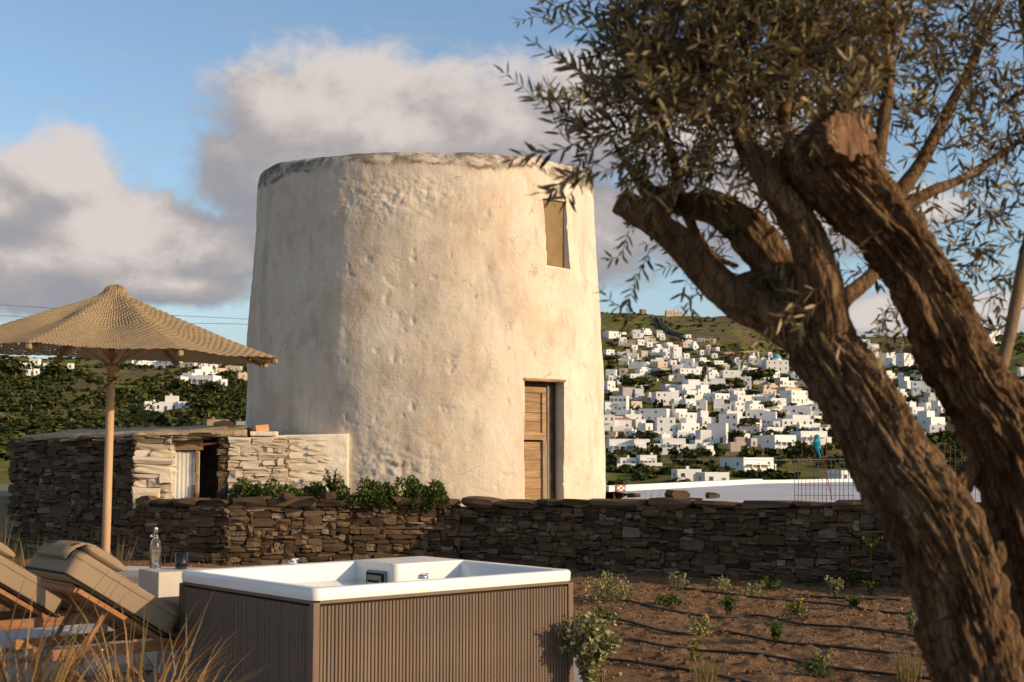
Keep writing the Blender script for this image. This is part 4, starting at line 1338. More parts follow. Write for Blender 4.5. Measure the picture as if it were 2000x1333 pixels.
def canopy():
    K = 336
    nth, ns = K * 3, 190
    th = np.linspace(0, 2 * math.pi, nth, endpoint=False)
    s = np.linspace(0.0, 1, ns) ** .9
    s[0] = .004
    TH, S = np.meshgrid(th, s, indexing='ij')
    # octagon with slack between the ribs
    a = np.mod(TH, math.pi / 4) - math.pi / 8
    oc = math.cos(math.pi / 8) / np.cos(a)
    tens = np.clip((S - .1) / .3, 0, 1)
    R = S * RAD * (1 - tens * (1 - oc))
    sag = (np.cos(a * 8) * .5 + .5)                    # 1 mid-panel, 0 at ribs
    HH = ztop - zedge
    knob = HH * .165
    prof = np.interp(S, [0, .03, .055, .075, .10, .13, .2, .4, .6, .8, 1.0], [1.0, .99, .95, .875, .825, .795, .725, .53, .34, .16, 0]) * HH
    Zc = prof - sag * .045 * np.sin(np.clip(S, 0, 1) * math.pi) * tens - sag * .015 * S
    # stitches: columns running up the slope, rows around
    kk = np.where(S > .52, K, np.where(S > .27, K / 2, np.where(S > .13, K / 4, K / 8)))
    wav = .55 * np.sin(S * 21 + 3 * np.sin(TH * 8)) + .35 * np.sin(S * 47 + TH * 5)
    ph = TH * kk / 2 + wav * .9
    rowph = S * RAD / .027 * math.pi + np.floor(ph / math.pi) * math.pi * .5
    h = .0125 * np.abs(np.sin(ph)) ** .7 * (.72 + .28 * np.sin(rowph * 1.0))
    x, y = R * np.cos(TH), R * np.sin(TH)
    V = np.stack([x.ravel(), y.ravel(), (Zc + h).ravel()], 1)
    V[:, 2] += fbm(np.stack([x.ravel() * 3, y.ravel() * 3, 0 * x.ravel()], 1), 3) * .022
    idx = np.arange(nth * ns).reshape(nth, ns)
    q = np.stack([idx[:, :-1], np.roll(idx, -1, 0)[:, :-1], np.roll(idx, -1, 0)[:, 1:], idx[:, 1:]], -1)
    # real holes between stitches
    valley = (np.abs(np.sin(ph)) < .45)[:, :-1]
    rowv = (np.sin(rowph) < -.55)[:, :-1]
    rs = np.random.RandomState(2)
    hole = valley & rowv & (rs.rand(*valley.shape) < .16) & (S[:, :-1] > .06)
    return mesh_np('canopy', V, q[~hole])
me = canopy()
can = link('canopy', me, um, ROPE)
can.matrix_local = tiltM @ Matrix.Rotation(ROT0, 4, 'Z')
# pole
zb = .0
MB().tube([(0, 0, zb), (lean * .5, 0, CZ * .5), (lean, 0, CZ + .36)], [.035, .033, .031], 20).build('pole', POLEW, um, smooth=True)
MB().lathe([(.0, 0), (.26, 0), (.26, .05), (.24, .06), (.05, .07), (.045, .22), (.0, .22)], 28).build('base', CONC, um, smooth=False)
hub = MB().tube([(lean, 0, CZ - .13), (lean, 0, CZ + .02)], .044, 16).build('hub', POLEW, um, bevel=0)
for k in range(8):
    a = ROT0 + k * math.pi / 4
    d = Vector((math.cos(a), math.sin(a), 0))
    z_at = lambda s: np.interp(s, [0, .13, .2, .4, .6, .8, 1.0], [.85, .81, .735, .535, .345, .165, 0]) * (ztop - zedge)
    mb = MB().beam(tiltM @ (d * .06 + Vector((0, 0, z_at(.09) - .02))), tiltM @ (d * (RAD - .06) + Vector((0, 0, -.022))), .026, .034, (-d.y, d.x, 0))
    mb.build('rib', TEAK, um, bevel=.003, seg=1)
    mb = MB().beam(Vector((lean, 0, CZ - .075)) + d * .045, tiltM @ (d * .62 + Vector((0, 0, z_at(.45) - .045))), .022, .03, (-d.y, d.x, 0))
    mb.build('strut', POLEW, um, bevel=.003, seg=1)
    MB().box(tiltM @ (d * (RAD - .03) + Vector((0, 0, -.018))), (.04, .04, .04), Matrix.Rotation(a, 3, 'Z')).build('rib_end', ROPE, um, bevel=.01)
    MB().lathe([(0, -.014), (.014, -.014), (.016, 0), (.014, .014), (0, .014)], 10, Vector((lean, 0, CZ - .085)) + d * .052).build('pin', ROPE, hub)
cd = [Vector((lean * .9 - .036, -.02, CZ - .26)), Vector((lean * .9 + .0, -.042, CZ - .24)), Vector((lean * .9 + .037, -.01, CZ - .19)), Vector((lean * .9 + .02, .036, CZ - .21)), Vector((lean * .9 - .036, .0, CZ - .24)),
      Vector((lean * .9 - .05, -.03, CZ - .27)), Vector((lean * .9 - .075, -.03, CZ - .31)), Vector((lean * .9 - .07, -.03, CZ - .36))]
MB().tube([p for p, r in pts_on([(p, .005) for p in cd], 30)], .005, 6).build('tie_cord', CORD, um, smooth=True)
MB().tube([Vector((lean * .9 + .035 * math.cos(a), .035 * math.sin(a) * 1.02, CZ - .235 + a * .004)) * 1.0 for a in np.linspace(0, 12.6, 40)], .004, 5).build('tie_cord', CORD, um, smooth=True)

# ------------------------------------------------------------------ concrete table, bottle, tumbler, bench
tc_ = P(309, 1117, 10.85)
TBZ = tc_.z
tb = thing('concrete_side_table', 'square pale concrete block table with a bottle on top', 'side table', (0, 0, 0))
p0 = G(310, 1118.5, TBZ); 
tb.matrix_world = Matrix.Translation((p0.x, p0.y, 0)) @ Matrix.Rotation(TANG - rad(2), 4, 'Z'); ROOTM[tb] = tb.matrix_world.copy()
TS = .40
MB().box((TS / 2, TS / 2, TBZ / 2), (TS, TS, TBZ)).build('block', CONC, tb, bevel=.006)
def on_table(px, py): return G(px, py, TBZ)
bt = on_table(303, 1113.5)
bot = thing('glass_bottle', 'clear ribbed swing top glass bottle standing on the concrete block', 'bottle', (bt.x, bt.y, TBZ + .001))
sc_ = 81 * (bt.y) / F / .315
prof = [(0, .002), (.036, .0), (.0395, .006), (.0395, .10), (.0405, .16), (.039, .185), (.031, .215), (.0195, .238), (.0145, .255), (.0135, .285), (.0155, .29), (.0155, .298), (.012, .30)]
inn = [(.0095, .298), (.0095, .255), (.027, .214), (.0345, .185), (.0345, .012), (0, .010)]
mb = MB().lathe([(r * sc_, z * sc_) for r, z in prof + inn], 32)
# dimpled relief
for v in mb.v:
    if .012 * sc_ < v.z < .19 * sc_ and math.hypot(v.x, v.y) > .036 * sc_:
        pass
g = mb.build('glass', GLASS, bot, smooth=True)
dm = stone_meshes(1, 1, 0)[0]; dm.materials.append(GLASS); dm.name = 'dimple'
rg = random.Random(2)
dimp = MB()
for j in range(13):
    for k in range(16):
        a = 2 * math.pi * (k + .5 * (j % 2)) / 16; z = (.02 + j * .0125) * sc_
        r = .0405 * sc_ * (1.01 if z < .17 * sc_ else .97)
        c = Vector((r * math.cos(a), r * math.sin(a), z)); s = .0045 * sc_
        t1 = Vector((-math.sin(a), math.cos(a), 0)); n1 = Vector((math.cos(a), math.sin(a), 0))
        dimp.add([c + t1 * s, c + Vector((0, 0, s)), c - t1 * s, c - Vector((0, 0, s)), c + n1 * s * .6], [(0, 1, 4), (1, 2, 4), (2, 3, 4), (3, 0, 4)])
prop(dimp.build('dimple_relief', GLASS, bot, smooth=True), kind='stuff')
MB().lathe([(0, .298 * sc_), (.0125 * sc_, .299 * sc_), (.014 * sc_, .307 * sc_), (.011 * sc_, .315 * sc_), (0, .316 * sc_)], 16).build('stopper', ACRYL, bot, smooth=True)
MB().tube([Vector(p) * sc_ for p in ((-.016, 0, .27), (-.034, 0, .262), (-.042, 0, .245), (-.036, 0, .238), (-.017, 0, .25))], .0022 * sc_, 6).build('wire_clip', CHROME, bot, smooth=True)
MB().tube([Vector(p) * sc_ for p in ((-.03, -.01, .253), (-.04, .0, .25), (-.03, .01, .247))], .006 * sc_, 6).build('cap', ACRYL, bot, smooth=True)
gt = on_table(354, 1112)
cup = thing('dark_tumbler', 'short smoky dark glass tumbler at the edge of the hot tub', 'tumbler', (gt.x, gt.y, TBZ + .001))
s2 = 31 * gt.y / F / .105
MB().lathe([(r * s2, z * s2) for r, z in [(0, 0), (.036, 0), (.039, .006), (.041, .105), (.0385, .105), (.0365, .014), (0, .012)]], 28).build('glass', SMOKE, cup, smooth=True)
MB().box((0, 0, .05 * s2), (.05 * s2, .05 * s2, .07 * s2)).build('liquid', BLACKPL, cup, bevel=.02 * s2, seg=3, smooth=True)
ba, bb = P(228, 1109, 13.6), P(420, 1113, 13.3)
bench = thing('concrete_bench', 'long low concrete bench behind the concrete block table', 'bench', (ba.x, ba.y, 0))
zb_ = ba.z
MB().beam(Vector((ba.x, ba.y, zb_ - .05)), Vector((bb.x, bb.y, zb_ - .05)), .45, .10).build('seat', CONC, bench, world=True, bevel=.006)
for f in (.08, .92):
    q = Vector(ba).lerp(Vector(bb), f)
    MB().box((q.x, q.y, (zb_ - .1) / 2), (.12, .4, zb_ - .1)).build('leg', CONC, bench, world=True, bevel=.006)
# ================================================================== OLIVE TREE
def limb_mesh(nodes, nseg, nring, amp, seed, cut=False, flare=0.0, freq=9.0):
    """nodes: (px, py, width_px, depth); a tapering limb with furrowed bark"""
    pts = [(P(a, b, d), w * .93 * d / F / 2) for a, b, w, d in nodes]
    pts = pts_on(pts, nseg)
    C_ = np.array([tuple(p) for p, r in pts]); Rr = np.array([max(r, .003) for p, r in pts])
    T_ = np.gradient(C_, axis=0); T_ /= np.linalg.norm(T_, axis=1)[:, None]
    up = np.array([0.0, 1.0, 0.0]); Xs, Ys = [], []
    for t in T_:
        x = np.cross(up, t); x /= np.linalg.norm(x); y = np.cross(t, x)
        up = y if abs(np.dot(up, t)) < .99 else up
        Xs.append(x); Ys.append(y); up = y
    Xs, Ys = np.array(Xs), np.array(Ys)
    al = np.concatenate([[0], np.cumsum(np.linalg.norm(np.diff(C_, axis=0), axis=1))])
    th = np.linspace(0, 2 * np.pi, nring, endpoint=False)
    A, TH = np.meshgrid(al, th, indexing='ij')
    RR = np.repeat(Rr[:, None], nring, 1)
    # furrows run along the limb: noise squeezed around, stretched along, twisting slowly
    tw = TH + A * .55
    q = np.stack([np.cos(tw).ravel() * freq * RR.ravel() / .1 * .42, np.sin(tw).ravel() * freq * RR.ravel() / .1 * .42, A.ravel() * freq * .55 + seed * 9.1], 1)
    warp = fbm(q * .6 + 40, 2) * 1.4
    q1 = q + warp[:, None]
    f1 = 1 - np.abs(fbm(q1, 3) * 2) * 2.3
    f2 = 1 - np.abs(fbm(q1 * 2.3 + 11, 3) * 2) * 2.0
    big = fbm(np.stack([np.cos(TH).ravel() * 1.2, np.sin(TH).ravel() * 1.2, A.ravel() * 2.2 + seed * 3], 1), 3)
    d = RR.ravel() * big * .26 + amp * (f1 * -1.35 + .4) + amp * .7 * (f2 * -1.0 + .3)
    R2 = RR + d.reshape(RR.shape)
    V = C_[:, None, :] + Xs[:, None, :] * (np.cos(TH) * R2)[..., None] + Ys[:, None, :] * (np.sin(TH) * R2)[..., None]
    n, m = nseg, nring
    idx = np.arange(n * m).reshape(n, m)
    r1 = np.roll(idx, -1, 1)
    FQ = np.stack([idx[:-1].ravel(), r1[:-1].ravel(), r1[1:].ravel(), idx[1:].ravel()], 1)
    V = V.reshape(-1, 3)
    return V, FQ, C_, T_, Rr, idx


tb_ = P(1980, 1500, 4.0)
olive = thing('olive_tree', 'old leaning olive tree with thick furrowed trunks and silvery leaves filling the right side', 'tree', (tb_.x, tb_.y, 0))
OI = ROOTM[olive].inverted()
CENTRES = []


def limb(name, nodes, nseg, nring, amp, seed, mt=BARK, freq=9.0, cutmat=None, label=None):
    V, FQ, C_, T_, Rr, idx = limb_mesh(nodes, nseg, nring, amp, seed, freq=freq)
    CENTRES.append((C_, Rr))
    t0 = Vector((-tb_.x, -tb_.y, 0))
    V = V + np.array(t0)
    # cap both ends
    fq = [tuple(f) for f in FQ]
    o = link(name, mesh_np(name, V, FQ), olive, mt)
    for e, flip in ((0, True), (-1, False)):
        if e == 0 and name != 'trunk': continue
        if e == 0: continue
        cp = MB()
        ringv = [Vector(V[i]) for i in idx[e]]
        c = sum(ringv, Vector()) / len(ringv)
        b = len(cp.v); L = len(ringv)
        cp.v += ringv + [c.lerp(r, .5) + Vector(T_[e]) * (.004 * (-1 if flip else 1)) for r in ringv] + [c + Vector(T_[e]) * (.006 * (-1 if flip else 1))]
        for k in range(L):
            cp.f.append((b + k, b + (k + 1) % L, b + L + (k + 1) % L, b + L + k)); cp.f.append((b + L + k, b + L + (k + 1) % L, b + 2 * L))
        cp.build('cut_end', cutmat or CUTW, o, smooth=True)
    if label: o['label'] = label
    return o


limb('trunk', [(2040, 1790, 300, 4.0), (1985, 1560, 235, 4.0), (1930, 1390, 195, 4.0), (1893, 1230, 188, 4.0), (1858, 1100, 186, 4.0), (1808, 1000, 186, 4.0), (1742, 900, 170, 4.03),
               (1690, 800, 150, 4.06), (1622, 700, 142, 4.1), (1592, 640, 132, 4.12), (1572, 590, 112, 4.14), (1560, 560, 80, 4.15)], 330, 210, .017, 1, freq=11)
limb('trunk', [(2160, 1620, 260, 4.2), (2110, 1400, 215, 4.2), (2066, 1205, 175, 4.2), (2026, 1056, 172, 4.2), (1986, 908, 172, 4.18), (1935, 800, 162, 4.15), (1893, 740, 150, 4.12),
               (1826, 600, 146, 4.05), (1772, 500, 138, 4.0), (1700, 410, 150, 3.95), (1640, 340, 166, 3.92), (1606, 300, 150, 3.9), (1590, 270, 90, 3.9)], 330, 210, .017, 2, freq=11)
limb('limb', [(1622, 680, 90, 4.1), (1606, 600, 100, 4.04), (1598, 540, 92, 4.0), (1572, 455, 84, 3.97), (1528, 385, 72, 3.95), (1484, 325, 60, 3.95), (1450, 260, 46, 3.97), (1430, 180, 34, 4.0), (1400, 80, 24, 4.05), (1385, -40, 14, 4.1)], 150, 90, .010, 3)
limb('limb', [(1590, 640, 90, 4.22), (1545, 570, 112, 4.24), (1500, 505, 98, 4.26), (1455, 445, 92, 4.28), (1400, 408, 74, 4.3), (1330, 398, 56, 4.34), (1270, 372, 40, 4.38), (1230, 330, 26, 4.42), (1200, 280, 16, 4.45)], 150, 80, .011, 4)
limb('limb', [(1600, 690, 90, 4.14), (1545, 640, 105, 4.16), (1492, 610, 96, 4.18), (1440, 585, 88, 4.2), (1392, 545, 76, 4.22), (1335, 482, 70, 4.24), (1272, 432, 66, 4.26), (1226, 402, 60, 4.28), (1208, 391, 52, 4.28)], 150, 90, .007, 5,
     label='long forked limb with a slanting sawn end pointing left')
limb('knot', [(1500, 610, 60, 4.2), (1470, 580, 78, 4.22), (1455, 560, 84, 4.23), (1448, 545, 66, 4.24)], 40, 50, .008, 6)
# big sawn stump with its pale cut face
limb('stump', [(1560, 372, 150, 4.05), (1588, 335, 158, 4.0), (1622, 295, 150, 3.9), (1646, 272, 132, 3.82), (1658, 262, 118, 3.78)], 60, 110, .013, 7, label='thick sawn stump with a pale grooved cut face')
limb('branch', [(1925, 790, 34, 4.35), (1950, 735, 28, 4.35), (1972, 650, 27, 4.36), (1992, 545, 27, 4.38), (2012, 450, 24, 4.4), (2040, 330, 20, 4.4)], 90, 28, .0015, 8, BARKS)
limb('branch', [(1800, 1040, 60, 4.1), (1860, 975, 52, 4.12), (1890, 928, 44, 4.14), (1920, 885, 38, 4.2), (1965, 830, 34, 4.3), (2020, 760, 30, 4.4)], 90, 40, .006, 9)
limb('branch', [(1905, 1140, 60, 4.05), (1932, 1112, 48, 4.06), (1950, 1085, 38, 4.08), (1952, 1062, 26, 4.1)], 40, 36, .006, 10)
limb('branch', [(1600, 640, 50, 4.2), (1640, 592, 44, 4.25), (1695, 546, 34, 4.3), (1740, 490, 26, 4.4), (1800, 420, 20, 4.5)], 70, 30, .003, 11)
limb('branch', [(1700, 470, 46, 4.2), (1745, 395, 40, 4.4), (1795, 325, 32, 4.5), (1840, 240, 26, 4.6), (1895, 130, 20, 4.7), (1945, 20, 15, 4.75), (1990, -90, 10, 4.8)], 90, 30, .003, 12)
limb('branch', [(1745, 420, 30, 4.35), (1815, 376, 26, 4.5), (1880, 350, 19, 4.6), (1950, 305, 14, 4.7), (2030, 250, 9, 4.75)], 60, 20, .002, 13)
limb('branch', [(1700, 380, 40, 4.0), (1720, 280, 32, 4.1), (1735, 150, 26, 4.15), (1728, 20, 22, 4.2), (1745, -110, 14, 4.2)], 70, 24, .002, 14)
limb('branch', [(1575, 350, 36, 3.9), (1530, 240, 30, 3.95), (1560, 110, 24, 4.0), (1545, -20, 16, 4.0)], 70, 24, .002, 15)
limb('branch', [(1340, 400, 30, 4.3), (1355, 450, 22, 4.4), (1395, 500, 16, 4.45), (1440, 520, 10, 4.5)], 40, 14, .001, 16)
limb('branch', [(1300, 420, 24, 4.3), (1320, 340, 22, 4.3), (1290, 240, 18, 4.25), (1250, 130, 12, 4.2), (1240, 40, 8, 4.2)], 50, 14, .001, 17)
limb('branch', [(2150, 1000, 120, 4.7), (2110, 700, 90, 4.7), (2080, 400, 60, 4.7), (2020, 150, 34, 4.7), (1990, -100, 18, 4.7)], 90, 40, .005, 18)

# ---- leaves: pairs along thin twigs
TWP, LEAVES = [], []
lr = random.Random(44)


def twig(p, d, L, droop=.3, ll=(.036, .070), pairs=None, thin=.0016, first=.12):
    p = Vector(p); d = Vector(d).normalized()
    n = max(4, int(L / .022)) if pairs is None else pairs
    step = L / n
    pts = [p.copy()]
    side = Vector((lr.uniform(-1, 1), lr.uniform(-1, 1), lr.uniform(-1, 1))).cross(d).normalized()
    for i in range(n):
        d = (d + Vector((lr.uniform(-.10, .10), lr.uniform(-.10, .10), lr.uniform(-.10, .10) - droop * .06))).normalized()
        p = p + d * step
        pts.append(p.copy())
        if i / n < first: continue
        side = (Quaternion(d, rad(90 + lr.uniform(-25, 25))) @ side); side = (side - d * side.dot(d)).normalized()
        tip = 1 - .45 * max(0, (i / n - .7) / .3)
        for sgn in (1, -1):
            if lr.random() < .10: continue
            dirl = (d * lr.uniform(.45, 1.0) + side * sgn * lr.uniform(.7, 1.0) + Vector((0, 0, lr.uniform(-.25, .2)))).normalized()
            LEAVES.append((p.copy(), dirl, lr.uniform(*ll) * tip))
    dirl = d
    LEAVES.append((p.copy(), d, lr.uniform(*ll) * .7))
    TWP.append((pts, thin))


def curve_twig(px_pts, depth, n, ll=(.05, .075), thin=.002):
    nodes = [(P(a, b, depth + i * .01), 1) for i, (a, b) in enumerate(px_pts)]
    pts = [q for q, r in pts_on(nodes, n)]
    side = Vector((.3, .6, .8)).normalized()
    for i in range(1, len(pts)):
        d = (pts[i] - pts[i - 1]).normalized()
        side = Quaternion(d, rad(90 + lr.uniform(-30, 30))) @ side; side = (side - d * side.dot(d)).normalized()
        if i / n < .1: continue
        tip = 1 - .4 * max(0, (i / n - .7) / .3)
        for sgn in (1, -1):
            if lr.random() < .12: continue
            LEAVES.append((pts[i].copy(), (d * lr.uniform(.5, 1) + side * sgn * lr.uniform(.7, 1.0)).normalized(), lr.uniform(*ll) * tip))
    LEAVES.append((pts[-1], (pts[-1] - pts[-2]).normalized(), ll[0]))
    TWP.append((pts, thin))


def volume(cx, cy, rx, ry, depth, rd, n, L=(.16, .32), up=.35, droop=.3, out=.6, ll=(.036, .070)):
    c = P(cx, cy, depth)
    ax, az = rx * depth / F, ry * depth / F
    for _ in range(n):
        while True:
            u, v, w = lr.uniform(-1, 1), lr.uniform(-1, 1), lr.uniform(-1, 1)
            if u * u + v * v + w * w < 1: break
        p = c + Vector((u * ax, v * rd, w * az))
        d = Vector((u * out + lr.uniform(-.7, .7), v * out + lr.uniform(-.7, .7), w * out + up + lr.uniform(-.7, .7)))
        twig(p, d, lr.uniform(*L), droop, ll)


volume(1450, 150, 230, 165, 4.15, .35, 235)
volume(1340, 215, 130, 105, 4.15, .28, 110, droop=.1)
volume(1540, 50, 270, 130, 4.2, .40, 210)
volume(1560, 190, 170, 110, 4.35, .25, 90)
volume(1400, -120, 300, 170, 4.2, .5, 150)
volume(1800, -150, 320, 190, 4.3, .5, 110)
volume(1850, 110, 190, 180, 4.8, .40, 125, droop=.5)
volume(1830, 330, 150, 120, 4.8, .30, 38, droop=.6)
volume(1880, 520, 150, 110, 4.75, .25, 26, droop=.8, up=0)
volume(1740, 560, 60, 70, 4.6, .1, 8, droop=.8, up=0)
volume(1400, 470, 80, 60, 4.5, .12, 24, droop=.6, up=.1)
volume(1450, 330, 120, 50, 4.4, .15, 34)
volume(1235, 215, 60, 90, 4.15, .2, 36)
volume(1290, 60, 80, 90, 4.2, .25, 56)
volume(1640, 450, 70, 60, 4.5, .15, 14, droop=.6)
volume(1960, 400, 70, 240, 4.5, .2, 30, droop=.7)
volume(2180, 60, 180, 260, 4.6, .5, 60)
volume(2300, -150, 240, 200, 4.2, .6, 50)
# sprigs that stand out against sky and tower
curve_twig([(1200, 268), (1140, 250), (1080, 215), (1030, 178), (985, 143)], 4.05, 20)
curve_twig([(1150, 262), (1110, 225), (1085, 195), (1072, 172)], 4.07, 10)
curve_twig([(1215, 255), (1150, 270), (1085, 296), (1040, 300), (998, 312)], 4.06, 20)
curve_twig([(1120, 285), (1098, 265), (1085, 240), (1080, 225)], 4.06, 9)
curve_twig([(1220, 205), (1180, 170), (1165, 130), (1150, 120)], 4.1, 12)
curve_twig([(1270, 90), (1240, 70), (1225, 45), (1215, 10)], 4.1, 12)
curve_twig([(1200, 290), (1150, 330), (1110, 345), (1085, 370), (1050, 378)], 4.02, 15)
curve_twig([(1150, 325), (1135, 350), (1118, 372), (1106, 392)], 4.02, 8)
curve_twig([(1270, 486), (1259, 513), (1241, 549), (1228, 586), (1207, 599), (1178, 572)], 4.2, 20, (.035, .055), .0014)
curve_twig([(1228, 586), (1222, 610), (1226, 640)], 4.2, 7, (.035, .05), .0012)
curve_twig([(1228, 450), (1220, 475), (1212, 500), (1190, 505)], 4.2, 9, (.035, .055), .0014)
curve_twig([(1385, 560), (1360, 575), (1345, 590), (1350, 610)], 4.2, 7, (.035, .055), .0014)
for a in ([(1590, 610), (1545, 610), (1520, 640), (1512, 670)], [(1570, 600), (1520, 625), (1490, 650), (1462, 690)], [(1610, 560), (1560, 580), (1540, 620), (1560, 640)], [(1600, 590), (1570, 620), (1556, 660)], [(1500, 640), (1480, 670), (1455, 700), (1440, 690)]):
    curve_twig(a, 3.93, 8, (.04, .06), .0014)
curve_twig([(1660, 500), (1690, 470), (1720, 450)], 3.9, 8, (.045, .06))
curve_twig([(1770, 640), (1740, 660), (1720, 690), (1700, 720)], 4.5, 10, (.04, .06))
curve_twig([(1760, 600), (1730, 625), (1700, 665)], 4.5, 10, (.04, .06))
curve_twig([(1920, 940), (1950, 930), (1975, 950)], 4.2, 7, (.04, .06))
for a in ([(1990, 520), (1960, 560), (1950, 600)], [(2000, 470), (1960, 480), (1920, 510), (1895, 560)], [(2000, 600), (1960, 640), (1925, 650)]):
    curve_twig(a, 4.5, 12, (.045, .065))
for k in range(26):
    C_, Rr = CENTRES[lr.choice([0, 1, 2, 3, 6, 6, 6])]
    i = lr.randint(int(len(C_) * .55), len(C_) - 1)
    p = Vector(C_[i]) + Vector((lr.uniform(-1, 1), -.9, lr.uniform(-.3, 1))).normalized() * Rr[i]
    twig(p, Vector((lr.uniform(-.5, .5), -.25, 1)), lr.uniform(.08, .22), .1)

# leaf blade: folded, pointed at both ends
LV = np.array([(0, 0, 0), (.30, -.082, .018), (.30, 0, -.006), (.30, .082, .018), (.68, -.078, .02), (.68, 0, -.004), (.68, .078, .02), (1, 0, -.03)])
LF = [(0, 1, 2), (0, 2, 3), (1, 4, 5, 2), (2, 5, 6, 3), (4, 7, 5), (5, 7, 6)]
leaf_me = bpy.data.meshes.new('leaf'); leaf_me.from_pydata([tuple(v) for v in LV], [], LF); leaf_me.materials.append(LEAF)


def leaf_matrix(p, d, L):
    ref = Vector((lr.uniform(-1, 1), lr.uniform(-1, 1), lr.uniform(.0, 1.4)))
    y = ref.cross(d)
    if y.length < .05: y = Vector((1, 0, .2)).cross(d)
    y.normalize(); z = d.cross(y)
    M_ = Matrix((d * L, y * L * lr.uniform(.95, 1.4), z * L)).transposed().to_4x4()
    M_.translation = p
    return M_
mats_ = []
for (p, d, L) in LEAVES:
    M_ = leaf_matrix(p, d, L)
    px, py, zc = pix(p)
    y = Vector((M_[0][1], M_[1][1], M_[2][1]))
    vis = 0 < px < 2000 and 0 < py < 1333
    nrm = Vector((M_[0][2], M_[1][2], M_[2][2])).normalized()
    score = L * L * (abs(nrm.dot((p - Vector((0, 0, EYE))).normalized())) + .15) / zc ** 2 if vis else 0
    if vis and px < 1290 and py > 100: score *= 3                       # the sprigs that stand clear
    mats_.append((score, M_))
order = sorted(range(len(mats_)), key=lambda i: -mats_[i][0])
for i in order[:285]:
    link('leaf', leaf_me, olive, None, OI @ mats_[i][1])
rest = np.array([np.array(OI @ mats_[i][1]) for i in order[285:]])
LV4 = np.c_[LV, np.ones(8)]
Vall = np.einsum('nij,kj->nki', rest, LV4)[:, :, :3].reshape(-1, 3)
tri = np.array([(0, 1, 2), (0, 2, 3), (1, 4, 5), (1, 5, 2), (2, 5, 6), (2, 6, 3), (4, 7, 5), (5, 7, 6)])
FT = (tri[None] + (np.arange(len(rest)) * 8)[:, None, None]).reshape(-1, 3)
prop(link('foliage', mesh_np('foliage', Vall, FT, smooth=False), olive, LEAF), kind='stuff')
print('leaves', len(LEAVES))
mb = MB()
for pts, th in TWP:
    q = pts[::2] if len(pts) > 6 else pts
    mb.tube(q, [th * (1.25 - .9 * i / len(q)) for i in range(len(q))], 3, False)
prop(mb.build('twig', TWIG, olive, world=True), kind='stuff')
# ================================================================== VILLAGE ON THE HILL
def z6(a): return (1170 + a[0] / 4.3, 590 + a[1] / 4.3, 1170 + a[2] / 4.3, 590 + a[3] / 4.3)
def z7(a): return (1170 + a[0] / 3.636, 750 + a[1] / 3.636, 1170 + a[2] / 3.636, 750 + a[3] / 3.636)
def z8(a): return (1620 + a[0] / 3.33, 600 + a[1] / 3.33, 1620 + a[2] / 3.33, 600 + a[3] / 3.33)
HS = []      # (x0, y0, x1, y1, options)
def H6(*a, **k): HS.append((*z6(a), k))
def H7(*a, **k): HS.append((*z7(a), k))
def H8(*a, **k): HS.append((*z8(a), k))
def H(*a, **k): HS.append((*a, k))
# lower rows seen between tower and trunk
H6(70, 1165, 290, 1275, porch=1); H6(290, 1165, 530, 1270, porch=1); H6(530, 1160, 725, 1255, porch=1)
H6(480, 985, 640, 1115); H6(640, 985, 830, 1105, wins=4); H6(200, 915, 350, 1010); H6(350, 905, 600, 1005, wins=4); H6(612, 905, 822, 988, wins=4)
H6(100, 800, 250, 930, wins=4, tall=1, arch=1); H6(35, 850, 82, 940); H6(178, 742, 300, 820, mt='grey'); H6(300, 735, 372, 820)
H6(460, 770, 665, 875, arch=1); H6(705, 768, 832, 822, arch=1); H6(660, 812, 720, 880); H6(370, 770, 462, 850, mt='beige')
H6(820, 830, 912, 940); H6(890, 800, 975, 835); H6(968, 828, 1122, 940, wins=3); H6(1120, 840, 1215, 930); H6(1212, 845, 1372, 925, wins=4)
H6(1400, 818, 1562, 920, wins=3, tall=1, arch=1); H6(1555, 775, 1745, 880, wins=4); H6(1240, 915, 1405, 995, wins=3); H6(842, 930, 975, 1080); H6(920, 1030, 1090, 1190)
H6(1020, 960, 1185, 1080, wins=3); H6(1190, 1060, 1372, 1135, mt='grey'); H6(1368, 1060, 1535, 1125); H6(1405, 1130, 1640, 1240, porch=1, wins=4); H6(1500, 965, 1795, 1065, wins=5)
H6(1648, 1100, 1905, 1195, porch=1, wins=4); H6(1330, 1130, 1405, 1215); H6(832, 1085, 935, 1205); H6(1380, 930, 1500, 1040, wins=3); H6(1560, 880, 1800, 965, wins=4)
H6(860, 1215, 940, 1275); H6(1100, 1150, 1230, 1260, mt='beige'); H6(30, 955, 130, 1090); H6(110, 985, 270, 1085, roof='tile'); H6(40, 1095, 155, 1180, mt='beige')
# middle rows
H6(530, 712, 655, 765); H6(655, 655, 860, 772, wins=4); H6(790, 700, 925, 800); H6(940, 645, 1165, 765, wins=4); H6(1190, 640, 1285, 745, arch=1); H6(1480, 722, 1690, 785, mt='beige', roof='tile', wins=3)
H6(1500, 650, 1655, 725); H6(1030, 585, 1195, 625); H6(900, 592, 1000, 645); H6(315, 565, 405, 625); H6(150, 625, 215, 685); H6(40, 680, 125, 750); H6(62, 572, 150, 632); H6(410, 628, 500, 668)
H6(560, 628, 645, 660); H6(1230, 570, 1330, 640); H6(1290, 610, 1380, 650); H6(1430, 585, 1510, 640); H6(1340, 740, 1480, 790, mt='beige')
H6(450, 572, 640, 602, mt='grey'); H6(640, 575, 835, 605)
# church with a blue dome
H6(1400, 500, 1590, 590, dome=1); H6(1350, 480, 1400, 560)
